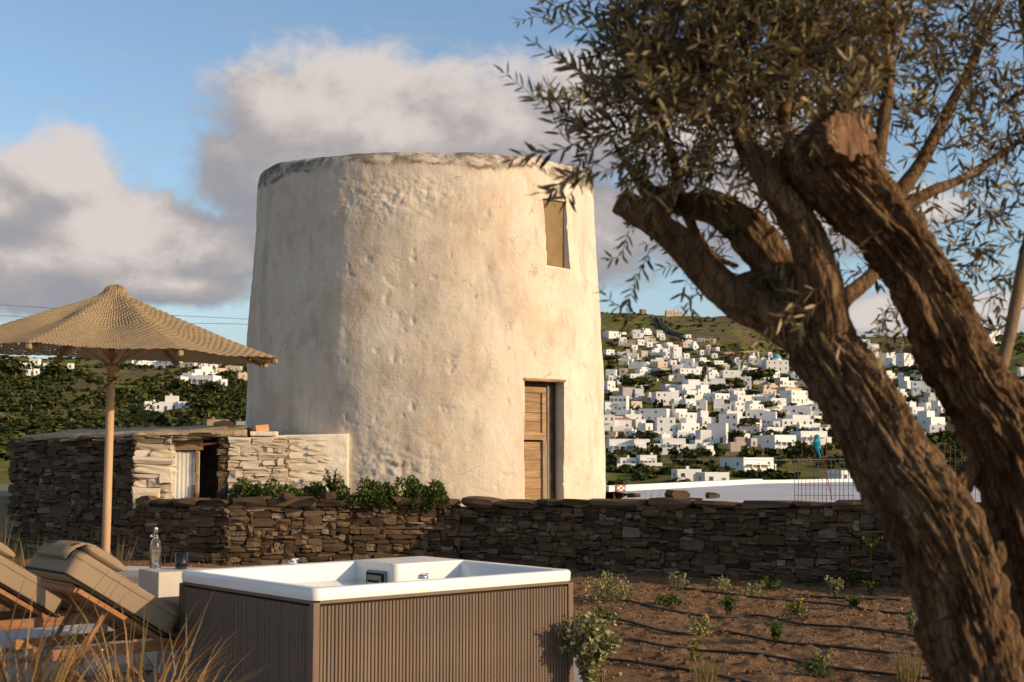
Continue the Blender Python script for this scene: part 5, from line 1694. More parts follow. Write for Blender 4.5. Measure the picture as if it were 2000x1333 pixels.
# upper hamlet
H6(280, 236, 350, 292); H6(345, 236, 436, 292); H6(375, 303, 472, 350, mt='beige'); H6(238, 330, 312, 362, mt='beige'); H6(468, 365, 560, 412); H6(555, 360, 660, 410); H6(420, 405, 520, 455); H6(608, 385, 690, 490)
H6(200, 405, 262, 455, mt='beige'); H6(262, 440, 335, 492); H6(335, 420, 402, 470, mt='beige'); H6(430, 472, 545, 522); H6(690, 340, 765, 385, mt='beige'); H6(770, 348, 822, 405); H6(290, 515, 422, 545)
H6(40, 412, 122, 445); H6(45, 263, 172, 302); H6(695, 490, 805, 555); H6(520, 410, 602, 475); H6(898, 375, 935, 405, mt='beige'); H6(215, 490, 290, 520); H6(140, 440, 215, 480, mt='grey')
H6(560, 60, 700, 100, mt='beige'); H6(345, 42, 392, 80, mt='stone')
# field in front
H7(915, 535, 1215, 622, porch=1, wins=3); H7(535, 638, 720, 690); H7(715, 640, 912, 722); H7(1680, 630, 1745, 692); H7(280, 512, 405, 582, porch=1); H7(140, 555, 262, 592)
# behind the trunks
H8(605, 680, 745, 785, wins=3, arch=1); H8(430, 630, 520, 730); H8(505, 625, 610, 715, wins=3); H8(610, 560, 705, 640, mt='grey'); H8(600, 630, 690, 690); H8(685, 615, 785, 705); H8(470, 460, 560, 535); H8(545, 485, 665, 565)
H8(240, 310, 330, 400); H8(330, 300, 425, 385); H8(450, 310, 530, 390); H8(520, 290, 610, 355); H8(550, 420, 650, 470); H8(320, 470, 405, 530); H8(430, 540, 500, 600); H8(350, 570, 420, 630); H8(200, 225, 320, 300)
H8(970, 148, 1030, 185); H8(1030, 142, 1112, 190); H8(980, 180, 1072, 235); H8(1005, 255, 1050, 290); H8(1190, 580, 1240, 625); H8(1205, 670, 1300, 735); H8(1240, 395, 1300, 455); H8(1230, 730, 1310, 780)
H8(390, 300, 450, 345); H8(700, 480, 790, 540); H8(640, 360, 720, 420)
# left hillside
H(300, 776, 345, 808, tall=1, wins=3, main=1); H(340, 788, 364, 808); H(276, 787, 304, 800)
H(372, 717, 412, 734); H(385, 706, 428, 722); H(358, 730, 378, 742); H(375, 736, 424, 752, porch=1); H(414, 722, 436, 733, mt='beige'); H(428, 742, 440, 756); H(346, 738, 362, 750)
H(245, 704, 262, 712); H(262, 705, 300, 714); H(310, 705, 350, 716); H(352, 712, 384, 719, mt='beige')
H(0, 706, 8, 716); H(8, 702, 24, 720); H(22, 710, 50, 726); H(44, 718, 58, 734); H(58, 702, 76, 712); H(82, 714, 94, 722); H(131, 712, 141, 720); H(62, 726, 74, 733); H(440, 716, 470, 727, mt='beige'); H(462, 730, 482, 742, mt='beige')
H(395, 822, 440, 842, mt='stone'); H(470, 826, 486, 846)
NHAND = len(HS)
hr = random.Random(101)
def fill(x0, x1, y0, y1, n, wr, hr_):
    c = 0; tries = 0
    while c < n and tries < 900:
        tries += 1
        w, h = hr.uniform(*wr), hr.uniform(*hr_)
        x = hr.uniform(x0, x1); y = hr.uniform(y0, y1)
        b = (x, y - h, x + w, y)
        bad = False
        for q in HS:
            ox = min(b[2], q[2]) - max(b[0], q[0]); oy = min(b[3], q[3]) - max(b[1], q[1])
            if ox > .35 * w and oy > .5 * h: bad = True; break
        if bad: continue
        HS.append((*b, {'mt': hr.choice(['white'] * 7 + ['beige', 'grey'])})); c += 1
fill(1185, 1600, 770, 875, 26, (14, 40), (8, 15))
fill(1185, 1560, 700, 770, 26, (12, 30), (6, 11))
fill(1190, 1400, 655, 705, 20, (7, 18), (4, 8))
fill(1185, 1620, 690, 880, 40, (8, 18), (5, 9))
fill(1640, 1860, 690, 850, 30, (12, 30), (7, 14))
fill(1880, 2000, 780, 850, 8, (18, 34), (10, 18))

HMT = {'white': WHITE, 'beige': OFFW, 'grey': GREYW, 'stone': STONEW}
winm = MB().box((0, 0, 0), (1, 1, 1)).mesh('pane'); winm.materials.append(PANE)
shum = MB().box((0, 0, 0), (1, 1, 1)).mesh('window'); shum.materials.append(SHUT)
# window with arched head
_a = [(-.5, -.5), (.5, -.5), (.5, .2)] + [(.5 * math.cos(rad(t)), .2 + .3 * math.sin(rad(t))) for t in (30, 60, 90, 120, 150)] + [(-.5, .2)]
_m = MB(); _n = len(_a)
_m.add([(x, -.5, z) for x, z in _a] + [(x, .5, z) for x, z in _a], [tuple(range(_n)), tuple(reversed(range(_n, 2 * _n)))] + [(i, i + _n, (i + 1) % _n + _n, (i + 1) % _n) for i in range(_n)])
archm = _m.mesh('arch'); archm.materials.append(SHUT)
ORD = ['first', 'second', 'third', 'fourth', 'fifth', 'sixth', 'seventh', 'eighth', 'ninth', 'tenth', 'eleventh', 'twelfth', 'thirteenth', 'fourteenth', 'fifteenth', 'sixteenth', 'seventeenth', 'eighteenth', 'nineteenth', 'twentieth',
       'twenty first', 'twenty second', 'twenty third', 'twenty fourth', 'twenty fifth', 'twenty sixth', 'twenty seventh', 'twenty eighth', 'twenty ninth', 'thirtieth', 'thirty first', 'thirty second', 'thirty third', 'thirty fourth', 'thirty fifth', 'thirty sixth', 'thirty seventh', 'thirty eighth', 'thirty ninth', 'fortieth']
# house rows: bands of height up the slope
bands = {}
for i, h in enumerate(HS):
    cx = (h[0] + h[2]) / 2
    if cx < 500: z = ('left', int((850 - h[3]) // 26))
    else: z = ('right', int((950 - h[3]) // 19))
    bands.setdefault(z, []).append(i)
LBL = {}
for side in ('left', 'right'):
    ks = sorted(k for k in bands if k[0] == side)
    for r, k in enumerate(ks):
        ids = sorted(bands[k], key=lambda i: (HS[i][0] + HS[i][2]) / 2)
        if side == 'left': ids = ids[::-1]
        for n, i in enumerate(ids): LBL[i] = (side, ORD[min(r, 39)], ORD[min(n, 39)], len(ids))
HOUSE_XY = []


def house(i, h):
    x0, y0, x1, y1, k = h
    g = land((x0 + x1) / 2, y1)
    d = g.y
    w = max(3.0, (x1 - x0) * d / F); hh = max(2.4, (y1 - y0) * d / F)
    HOUSE_XY.append((g.x, g.y, w))
    dep = min(max(w * .8, 5.0), 10.0)
    rg = random.Random(i * 7 + 1)
    yaw = rg.choice([-.25, .1, .3, .4, .5, .6]) + rg.uniform(-.08, .08)
    if w > 14: yaw *= .4
    w = w / (abs(math.cos(yaw)) + .35 * abs(math.sin(yaw)))
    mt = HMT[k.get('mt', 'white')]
    side, row, nth, tot = LBL[i]
    colour = {'white': 'white', 'beige': 'sandy beige', 'grey': 'plain grey', 'stone': 'rough field stone'}[k.get('mt', 'white')]  # grey houses simply take the grey render colour
    size = 'long' if w / hh > 2.2 else ('tall' if w / hh < 1.15 else 'flat roofed')
    what = 'church with blue dome' if k.get('dome') else 'house'
    feat = ' with porch' if k.get('porch') else (' with arched windows' if k.get('arch') else (' with red tiled roof' if k.get('roof') else ''))
    if side == 'left': lab = f'{size} {colour} {what}{feat}, {nth} leftwards from tower in {row} row up the left hillside'
    else: lab = f'{size} {colour} {what}{feat}, {nth} from tower in {row} row up the village hill'
    if len(lab.split()) > 16: lab = lab.replace('rough field stone', 'stone').replace('flat roofed ', '').replace('plain grey', 'grey').replace(' the village hill', ' village hill').replace('sandy ', '')
    if len(lab.split()) > 16: lab = lab.replace(feat, '')
    cat = 'church' if k.get('dome') else 'house'
    root = thing('church' if k.get('dome') else 'village_house', lab, cat, (g.x, g.y + dep * .35, g.z), yaw, 'houses of the hillside village')
    z0 = -3.5
    # body with parapet
    mb = MB(); pw = .28
    hx, hy = w / 2, dep / 2
    step = k.get('main') or (rg.random() < .6 and hh > 3.6)
    hh1 = hh * (.62 if step else 1)
    def block(ax, bx_, ay, by_, top):
        mb.prism([(ax, ay), (bx_, ay), (bx_, by_), (ax, by_)], z0, top)
        mb.box(((ax + bx_) / 2, ay + pw / 2, top + .12), (bx_ - ax, pw, .25)); mb.box(((ax + bx_) / 2, by_ - pw / 2, top + .12), (bx_ - ax, pw, .25))
        mb.box((ax + pw / 2, (ay + by_) / 2, top + .12), (pw, by_ - ay - 2 * pw, .25)); mb.box((bx_ - pw / 2, (ay + by_) / 2, top + .12), (pw, by_ - ay - 2 * pw, .25))
    if k.get('roof'):
        block(-hx, hx, -hy, hy, hh * .78)
    else:
        block(-hx, hx, -hy, hy, hh1)
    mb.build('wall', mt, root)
    if step:
        s_ = rg.choice([-1, 1]) if not k.get('main') else 1
        mb = MB()
        block(-hx * .98 if s_ < 0 else -hx * .15, hx * .15 if s_ < 0 else hx * .98, -hy * .4, hy * .98, hh)
        mb.build('upper_storey', mt, root)
    if k.get('roof'):
        t = hh * .78
        MB().add([(-hx - .3, -hy - .3, t), (hx + .3, -hy - .3, t), (hx + .3, hy + .3, t), (-hx - .3, hy + .3, t), (-hx * .5, 0, hh * 1.05), (hx * .5, 0, hh * 1.05)], [(0, 1, 5, 4), (1, 2, 5), (2, 3, 4, 5), (3, 0, 4), (3, 2, 1, 0)]).build('roof', TILE, root)
    if k.get('dome'):
        R = min(w, dep) * .28
        MB().lathe([(R, 0), (R, R * .5)], 20, (hx * .1, 0, hh + .02)).build('drum', mt, root, smooth=True)
        dm_ = MB().lathe([(R * 1.04 * math.cos(a), R * .5 + R * 1.04 * math.sin(a)) for a in np.linspace(0, 1.57, 8)], 20, (hx * .1, 0, hh + .02)).build('dome', DOMEB, root, smooth=True)
        MB().box((-hx * .7, -hy * .6, hh + 1.2), (1.2, 1.0, 2.4)).build('bell_tower', mt, root)
    # openings
    storeys = 2 if hh1 > 5.0 else 1
    nw = k.get('wins') or max(1, int(round(w / 3.2)))
    for s in range(storeys):
        sh = hh1 / storeys
        for n in range(nw):
            xx = -hx + w * (n + .5) / nw + rg.uniform(-.2, .2)
            isdoor = (s == 0 and n == nw // 2)
            if rg.random() < .34 and not isdoor: continue
            oh = min(sh * .62, 2.0) if isdoor else min(sh * .34, 1.0) * rg.uniform(.8, 1.1)
            ow = .9 if isdoor else rg.choice([.55, .65, .8])
            zc = oh / 2 + .05 if isdoor else s * sh + sh * .55
            if isdoor:
                o = link('door', shum if not k.get('arch') else archm, root); o.matrix_local = Matrix.Translation((xx, -hy - .02, zc)) @ Matrix.Diagonal((ow, .12, oh, 1))
            else:
                o = link('window', shum if not k.get('arch') else archm, root); o.matrix_local = Matrix.Translation((xx, -hy - .015, zc)) @ Matrix.Diagonal((ow + .12, .08, oh + .12, 1))
                if (x1 - x0) > 20:
                    p = link('pane', winm, o); p.matrix_local = Matrix.Translation((0, -.4, 0)) @ Matrix.Diagonal((.8, .6, .82, 1))
        for n in range(max(1, int(dep / 4.5))):
            yy = -hy + dep * (n + .5) / max(1, int(dep / 4.5))
            if rg.random() < .55: continue
            sd = 1 if yaw < .12 else -1
            o = link('window', winm, root); o.matrix_local = Matrix.Translation((sd * (hx + .015), yy, s * sh + sh * .55)) @ Matrix.Diagonal((.08, .6, min(sh * .34, .95), 1))
    if k.get('porch'):
        MB().box((0, -hy - 1.1, hh1 * .52), (w * .8, 2.2, .18)).build('porch_roof', mt, root)
        for n in range(4):
            MB().box((-w * .38 + n * w * .253, -hy - 2.0, hh1 * .26 - .6), (.28, .28, hh1 * .52 + 1.1)).build('pillar', mt, root)
    if rg.random() < .5 and not k.get('dome') and not k.get('roof'):
        MB().box((rg.uniform(-hx, hx) * .7, hy * .3, (hh if step else hh1) + .45), (.6, .6, .95)).build('chimney', mt, root)
    if rg.random() < .45 and (x1 - x0) > 16:
        tw_ = w * rg.uniform(.9, 1.5); tx = rg.uniform(-.3, .3) * w
        MB().box((tx, -hy - rg.uniform(2.2, 3.4), -.4), (tw_, .3, 2.6)).build('terrace_wall', mt, root)
    if rg.random() < .3 and (x1 - x0) > 18:
        sx = hx * rg.choice([-.8, .55])
        mb = MB()
        for q in range(6): mb.box((sx + q * .35, -hy - .45, (hh1 * .5) * (6 - q) / 12 - .2), (.36, .9, (hh1 * .5) * (6 - q) / 6 + .4))
        mb.build('outside_stair', mt, root)
    if rg.random() < .28 and hh > 5:
        MB().box((rg.uniform(-.3, .3) * w, -hy - .5, hh1 * .5), (w * .35, 1.0, .14)).build('balcony', mt, root)
    if rg.random() < .5 and hh > 3.2:
        MB().prism([(hx, -hy * .6), (hx + w * (.2 + .3 * rg.random()), -hy * .6), (hx + w * .3, hy * .5), (hx, hy * .5)], z0, hh1 * .55).build('annexe', mt, root)
for i, h in enumerate(HS): house(i, h)
print('houses', len(HS))

# ------------------------------------------------------------------ scrub, hedges and trees on the slopes
def clump_verts(n_leaf, rg, rx=1, rz=.8, size=.34):
    """small leaf faces spread through a lumpy crown"""
    V, Fc = [], []
    lobes = [(Vector((rg.uniform(-.5, .5), rg.uniform(-.5, .5), rg.uniform(-.1, .45))), rg.uniform(.35, .62)) for _ in range(7)]
    for _ in range(n_leaf):
        c, r = rg.choice(lobes)
        d = Vector((rg.gauss(0, 1), rg.gauss(0, 1), rg.gauss(0, 1))).normalized()
        p = c + d * r * rg.uniform(.7, 1.0)
        p = Vector((p.x * rx, p.y * rx, p.z * rz))
        n = (d + Vector((rg.uniform(-.6, .6), rg.uniform(-.6, .6), rg.uniform(-.3, .8)))).normalized()
        u = n.orthogonal().normalized(); v = n.cross(u); s = size * rg.uniform(.6, 1.2)
        b = len(V)
        V += [p + u * s, p + v * s * .8, p - u * s, p - v * s * .8]
        Fc.append((b, b + 1, b + 2, b + 3))
    return np.array([tuple(v) for v in V]), np.array(Fc)
cr = random.Random(55)
CL = [clump_verts(30, cr, 1, .8, .40) for _ in range(8)]
CLt = [clump_verts(260, cr, 1, .95, .17) for _ in range(4)]


def tree_far(px, py, hpx, label, tallness=1.0, w=1.0, cat='tree', name='hillside_tree', group='dark trees between the village houses'):
    g = land(px, py); s = hpx * g.y / F
    root = thing(name, label, cat, g, cr.uniform(0, 6), group)
    V, Fc = cr.choice(CLt)
    V2 = V * np.array([s * .62 * w, s * .62 * w, s * .55 * tallness]) + np.array([0, 0, s * .52])
    link('crown', mesh_np('crown', V2, Fc, False), root, SCRUB)
    MB().tube([(0, 0, -1), (0, 0, s * .4)], [s * .05, s * .035], 6).build('trunk', TWIG, root)
TREES = [(1374, 742, 18, 'narrow dark cypress beside the middle village houses', 1.6, .45), (1350, 748, 14, 'round dark tree left of the narrow cypress', 1, 1.2), (1482, 748, 22, 'broad dark green tree crown above the three window house', 1, 2.2),
         (1448, 768, 18, 'dark tree under the white middle terrace of houses', 1, 1.6), (1405, 770, 16, 'dark tree at the foot of the long white middle house', 1, 1.8), (1250, 762, 20, 'dark green tree between grey house and middle row', 1, 1.8),
         (1222, 752, 16, 'dark bush tree nearest the tower in the middle rows', 1, 1.3), (1290, 742, 16, 'dark tree above the arched white house', 1, 2), (1200, 706, 12, 'small dark tree near tower edge above middle rows', 1, 1.6),
         (1467, 836, 16, 'green tree beside the two storey houses in the lower village', 1, 1.6), (1440, 868, 22, 'ochre green tree in the lower village by a beige house', 1, 1.1), (1260, 862, 18, 'green tree cluster left of the long lower house', 1, 2.2),
         (1215, 868, 16, 'brown green tree by the beige house near the tower', 1, 1.2), (1500, 800, 14, 'dark tree right of the middle row above lower houses', 1, 2), (1800, 735, 22, 'dark pine crown seen between the two leaning trunks', 1, 1.6),
         (1778, 790, 14, 'dark tree above white houses between the leaning trunks', 1, 1.6), (1762, 838, 20, 'dark green tree left of the three window house between trunks', 1, 1.6), (1580, 898, 26, 'dark square topped bush behind the steel rods', .8, 1.5),
         (395, 806, 26, 'round dark tree right of the isolated white house', 1, 1.5), (60, 800, 26, 'pale green round tree on the far left slope', 1, .9), (180, 760, 24, 'olive green tree behind the parasol pole', 1, 1.1),
         (350, 765, 20, 'green tree below the left hillside hamlet', 1, 1.1), (420, 770, 20, 'bushy tree right under the left hillside hamlet', 1, 1.5), (30, 742, 30, 'dark tree mass below the far left houses', 1, 1.5),
         (268, 812, 18, 'small dark tree left of the isolated white house', 1, 1.2), (110, 735, 22, 'dark tree left below the parasol edge', 1, 1.8)]
for t in TREES: tree_far(t[0], t[1] + 4, t[2] * 1.45, t[3], t[4], t[5])
# scrub: everything nobody could count
SV, SF, off = [], [], 0
rs = np.random.RandomState(12)
N_ = 34000
azs = rs.uniform(-.42, .42, N_); ds = np.exp(rs.uniform(np.log(230), np.log(1350), N_))
xs_, ys_ = azs * ds, ds
dens = fbm(np.stack([xs_ * .016, ys_ * .009, 0 * xs_], 1), 4) + fbm(np.stack([xs_ * .06, ys_ * .03, 0 * xs_ + 4], 1), 2) * .5
left = azs < -.18
keep = dens > np.where(left, -.14, -.04) + rs.uniform(-.08, .2, N_)
keep &= ~((~left) & (ds > 1000) & (rs.rand(N_) < .55))
hx_ = np.array([(a, b, c) for a, b, c in HOUSE_XY])
sel = np.where(keep)[0]
zz_ = terrain_z(xs_, ys_)
cnt = 0
for i in sel:
    x, y = xs_[i], ys_[i]
    if (np.abs(x - hx_[:, 0]) < hx_[:, 2] * .5 + .6)[np.where((hx_[:, 1] - y > -9) & (hx_[:, 1] - y < 13))].any(): continue
    V, Fc = CL[i % 8]
    s = rs.uniform(.6, 2.3)
    a = rs.uniform(0, 6.3); c_, s_ = math.cos(a), math.sin(a)
    W_ = np.stack([(V[:, 0] * c_ - V[:, 1] * s_) * s * 1.25, (V[:, 0] * s_ + V[:, 1] * c_) * s * 1.25, V[:, 2] * s + s * .3], 1) + np.array([x, y, zz_[i]])
    SV.append(W_); SF.append(Fc + off); off += len(V); cnt += 1
    if cnt > 16500: break
# trees squeezed between the houses of the village
for k in range(1500):
    a = rs.uniform(.065, .36); d = math.exp(rs.uniform(math.log(400), math.log(1000))); x, y = a * d, d
    if ((np.abs(x - hx_[:, 0]) < hx_[:, 2] * .55 + 1.0) & (hx_[:, 1] - y > -7) & (hx_[:, 1] - y < 7)).any(): continue
    if rs.rand() < .45: continue
    V, Fc = CL[k % 8]; s = rs.uniform(1.2, 3.0)
    W_ = V * np.array([s, s, s * rs.uniform(.9, 1.4)]) + np.array([x, y, terrain_z([x], [y])[0] + s * .5])
    SV.append(W_); SF.append(Fc + off); off += len(V); cnt += 1
print('scrub', cnt)
prop(link('hillside_scrub', mesh_np('hillside_scrub', np.concatenate(SV), np.concatenate(SF), False), None, SCRUB), 'dark green and olive scrub covering the terraced slopes', None, None, 'stuff')
# dark track and pale terrace walls on the hill
def ribbon(name, pxs, w, mt, lab, lift=.4):
    pts = [land(a, b) for a, b in pxs]
    pts = [q for q, r in pts_on([(p, 1) for p in pts], 40)]
    mb = MB()
    for i, p in enumerate(pts):
        t = (pts[min(i + 1, 39)] - pts[max(i - 1, 0)]); t.z = 0; t.normalize(); n = Vector((-t.y, t.x, 0))
        z = [terrain_z([q.x], [q.y])[0] + lift for q in (p + n * w, p - n * w)]
        mb.v += [Vector((p.x + n.x * w, p.y + n.y * w, z[0])), Vector((p.x - n.x * w, p.y - n.y * w, z[1]))]
    mb.f = [(2 * i, 2 * i + 1, 2 * i + 3, 2 * i + 2) for i in range(39)]
    prop(mb.build(name, mt), lab, None, None, 'structure')
DARKW = mat('dark_field_wall', [(.4, (.035, .035, .035)), (.6, (.09, .08, .07))], scale=.3, rough=1)
def field_wall(pxs, lab, h=2.2, mt=None, w=1.2):
    pts = [land(a, b) for a, b in pxs]
    pts = [q for q, r in pts_on([(p, 1) for p in pts], 24)]
    root = thing('field_wall', lab, 'wall', pts[0], 0, 'field walls on the hill')
    mb = MB()
    for a, b in zip(pts[:-1], pts[1:]): mb.beam(a + Vector((0, 0, h * .3)), b + Vector((0, 0, h * .3)), w, h)
    mb.build('coursing', mt or DARKW, root, world=True)
field_wall([(1280, 622), (1288, 632), (1292, 640), (1305, 650), (1330, 660)], 'left one of two dark field walls curving down the hilltop')
field_wall([(1293, 622), (1294, 632), (1300, 641), (1312, 650), (1338, 659)], 'right one of two dark field walls curving down the hilltop')
field_wall([(1190, 655), (1260, 652), (1330, 664), (1400, 668)], 'pale earth field wall crossing the hill above the hamlet', 1.8, STONEW)
field_wall([(1380, 690), (1420, 694), (1480, 690)], 'pale terrace wall on the hill left of the church', 1.8, STONEW)

# ================================================================== THINGS BEHIND THE WALL
# steel rods and mesh on the roof
def rods(name, lab, xs_px, ytop, depth, rr, horiz, grp=None):
    b = P(xs_px[0][0], 975, depth)
    root = thing(name, lab, 'rebar cage', (b.x, b.y, RZ))
    for x, yt in xs_px:
        a, c = P(x, 990, depth), P(x, yt, depth)
        MB().tube([(a.x, a.y, RZ - .02), c], rr, 6).build('rod', RUST if yt < 890 else WIREM, root, world=True)
    for y, xa, xb in horiz:
        MB().tube([P(xa, y, depth), P(xb, y, depth)], rr * .7, 5).build('cross_wire', WIREM, root, world=True)
    return root
cage = rods('rebar_cage', 'thin steel starter rods and mesh standing behind the wall left of trunk', [(1566, 868), (1590, 850), (1614, 856)] + [(x, 895) for x in (1552, 1559, 1574, 1582, 1598, 1606, 1623, 1631, 1640, 1648, 1657, 1666)], 0, 21.6, .0055,
            [(968, 1552, 1668), (948, 1552, 1672), (928, 1552, 1672), (897, 1552, 1640), (910, 1552, 1660)])
MB().tube([P(1604, 878, 21.55), P(1625, 976, 21.5)], .008, 6).build('leaning_rod', RUST, cage, world=True)
rods('rebar_cage', 'tall wire mesh panel seen between the two leaning trunks', [(x, 862 + (i % 3) * 4) for i, x in enumerate((1812, 1823, 1834, 1845, 1856, 1866, 1878, 1890))] + [(1905, 920), (1918, 915)], 0, 23.5, .005, [(896, 1806, 1895), (878, 1806, 1890), (915, 1806, 1915), (935, 1806, 1930)])
c = P(1598, 868, 21.55)
cl = thing('turquoise_cloth', 'turquoise cloth tied round the top of a steel rod', 'cloth', c)
mb = MB()
rg = random.Random(4)
rowsn = []
for i in range(12):
    f = i / 11; r = .055 * math.sin(math.pi * min(1, f * 1.15 + .05)) * (1 + .35 * math.sin(i * 1.9)) + .006
    rowsn.append((Vector((.012 * math.sin(i * 1.3) - .03 + .03 * f, 0, .15 - .33 * f)), r))
mb.tube([p for p, r in rowsn], [r for p, r in rowsn], 9)
for v in mb.v: v += Vector((rg.uniform(-.010, .010), rg.uniform(-.012, .012), rg.uniform(-.008, .008)))
mb.build('cloth', TURQ, cl, smooth=False)
MB().tube([Vector((.0, -.02, -.10)), Vector((.02, -.03, -.2)), Vector((.005, -.02, -.27))], [.016, .012, .004], 6).build('tail', TURQ, cl, smooth=True)
# cable
wr_ = thing('overhead_cable', 'thin pale cable crossing low in front of the village fields', 'cable', P(1270, 897, 40))
MB().tube([P(1262, 896, 44), P(1400, 898.5, 42), P(1500, 899, 40), P(1660, 897, 38)], .008, 4).build('wire', SIGNW, wr_, world=True)
for k, (ya, yb) in enumerate(((594, 612), (615, 628))):
    w2 = thing('power_line', ('upper' if k == 0 else 'lower') + ' of two thin dark power lines crossing the sky behind parasol', 'power line', P(0, ya, 150), 0, 'power lines')
    pts = [P(-60, ya - 2, 160), P(240, (ya + yb) / 2 + 8, 150), P(490, yb + 12 - k * 6, 140), P(700, yb + 22, 135)]
    MB().tube([q for q, r in pts_on([(p, 1) for p in pts], 24)], .022, 4).build('wire', WIREM, w2, world=True)
# clay vent block on the white roof
c = G(1213, 960.5, RZ + .0)
vb = thing('clay_vent_block', 'small orange openwork clay block on the white roof beside the tower', 'vent block', (c.x, c.y, RZ))
S_ = 16 * c.y / F
for x in (-.5, .5): MB().box((x * S_, 0, S_ * .42), (.12 * S_, .3 * S_, .84 * S_)).build('upright', ORANGE, vb, bevel=.004)
for z in (.06, .78): MB().box((0, 0, z * S_), (1.12 * S_, .3 * S_, .13 * S_)).build('bar', ORANGE, vb, bevel=.004)
for s in (-1, 1): MB().beam((-.45 * S_, .01 * s, (.42 - .35 * s) * S_), (.45 * S_, .01 * s, (.42 + .35 * s) * S_), .12 * S_, .08 * S_, (0, 1, 0)).build('lattice_bar', ORANGE, vb)
# white sign box on a bent pole
c = P(1786, 862, 25.0)
sg = thing('sign_box', 'white sign box with dark letters and red stripe behind left trunk', 'sign', (c.x, c.y, RZ))
u_ = 25.0 / F
def sgp(px, py, dd=0): v = P(px, py, 25.0 + dd); return v - Vector((c.x, c.y, RZ))
p = sgp(1779, 861)
MB().box(p, (48 * u_, .10, 36 * u_)).build('box', SIGNW, sg, bevel=.02)
MB().box(sgp(1801, 866), (7 * u_, .13, 44 * u_), Matrix.Rotation(.12, 3, 'Y')).build('side_flange', SIGNW, sg, bevel=.01)
MB().box(p + Vector((0, -.052, .05 - .09)), (40 * u_, .006, 6 * u_)).build('stripe', REDINK, sg)
fc = bpy.data.curves.new('letters', 'FONT'); fc.body = 'IN'; fc.size = 15 * u_; fc.extrude = .002; fc.align_x = 'CENTER'
fo = bpy.data.objects.new('letters_tmp', fc)
lm = fo.to_mesh().copy()
lm.materials.clear(); lm.materials.append(INK)
lo = link('letters', lm, sg); lo.matrix_local = Matrix.Translation(p + Vector((8 * u_, -.055, 3.5 * u_))) @ Matrix.Rotation(math.pi / 2, 4, 'X')
bpy.data.objects.remove(fo)
arc = [sgp(1770, 869), sgp(1785, 870), sgp(1798, 876), sgp(1807, 886)]
MB().tube([q for q, r in pts_on([(a_, 1) for a_ in arc], 16)], .028, 8).build('bent_arm', SIGNW, sg, smooth=True)
MB().tube([sgp(1800, 880), sgp(1804, 896), sgp(1809, 912), sgp(1812, 990)], .018, 8).build('pole', SIGNW, sg, smooth=True)

# ================================================================== PLANTS
pr = random.Random(77)


def blades(n, R, hgt, wid, lean, rg, seg=6, curl=.6):
    V, Fc = [], []
    for _ in range(n):
        a = rg.uniform(0, 6.283); r = R * math.sqrt(rg.random())
        b = Vector((r * math.cos(a), r * math.sin(a), 0))
        a2 = a + rg.uniform(-.9, .9)
        d = Vector((math.cos(a2), math.sin(a2), 0)); L = hgt * rg.uniform(.5, 1.05); ln = lean * rg.uniform(.3, 1.2); cu = curl * rg.uniform(.2, 1.3)
        w = wid * rg.uniform(.6, 1.2); sd = Vector((-d.y, d.x, 0)) * w
        ang = ln * .5; p = b.copy(); k0 = len(V)
        for s in range(seg + 1):
            f = s / seg; ww = (1 - f ** 2.2) * (.65 + .35 * min(1, f * 4))
            V += [p + sd * ww, p - sd * ww] if s < seg else [p.copy()]
            ang += (cu * (.4 + 1.6 * f) ) / seg
            p = p + (d * math.sin(ang) + Vector((0, 0, math.cos(ang)))) * (L / seg)
        for s in range(seg - 1): Fc.append((k0 + 2 * s, k0 + 2 * s + 1, k0 + 2 * s + 3, k0 + 2 * s + 2))
        Fc.append((k0 + 2 * seg - 2, k0 + 2 * seg - 1, k0 + 2 * seg))
    return V, Fc


def grass(name, label, loc, n, R, hgt, wid, lean, mt, cat='grass', group=None, curl=.6, rotz=0):
    root = thing(name, label, cat, loc, rotz, group)
    V, Fc = blades(n, R, hgt, wid, lean, pr, 6, curl)
    prop(MB().add(V, Fc).build('blades', mt, root, smooth=True), kind='stuff')
    return root


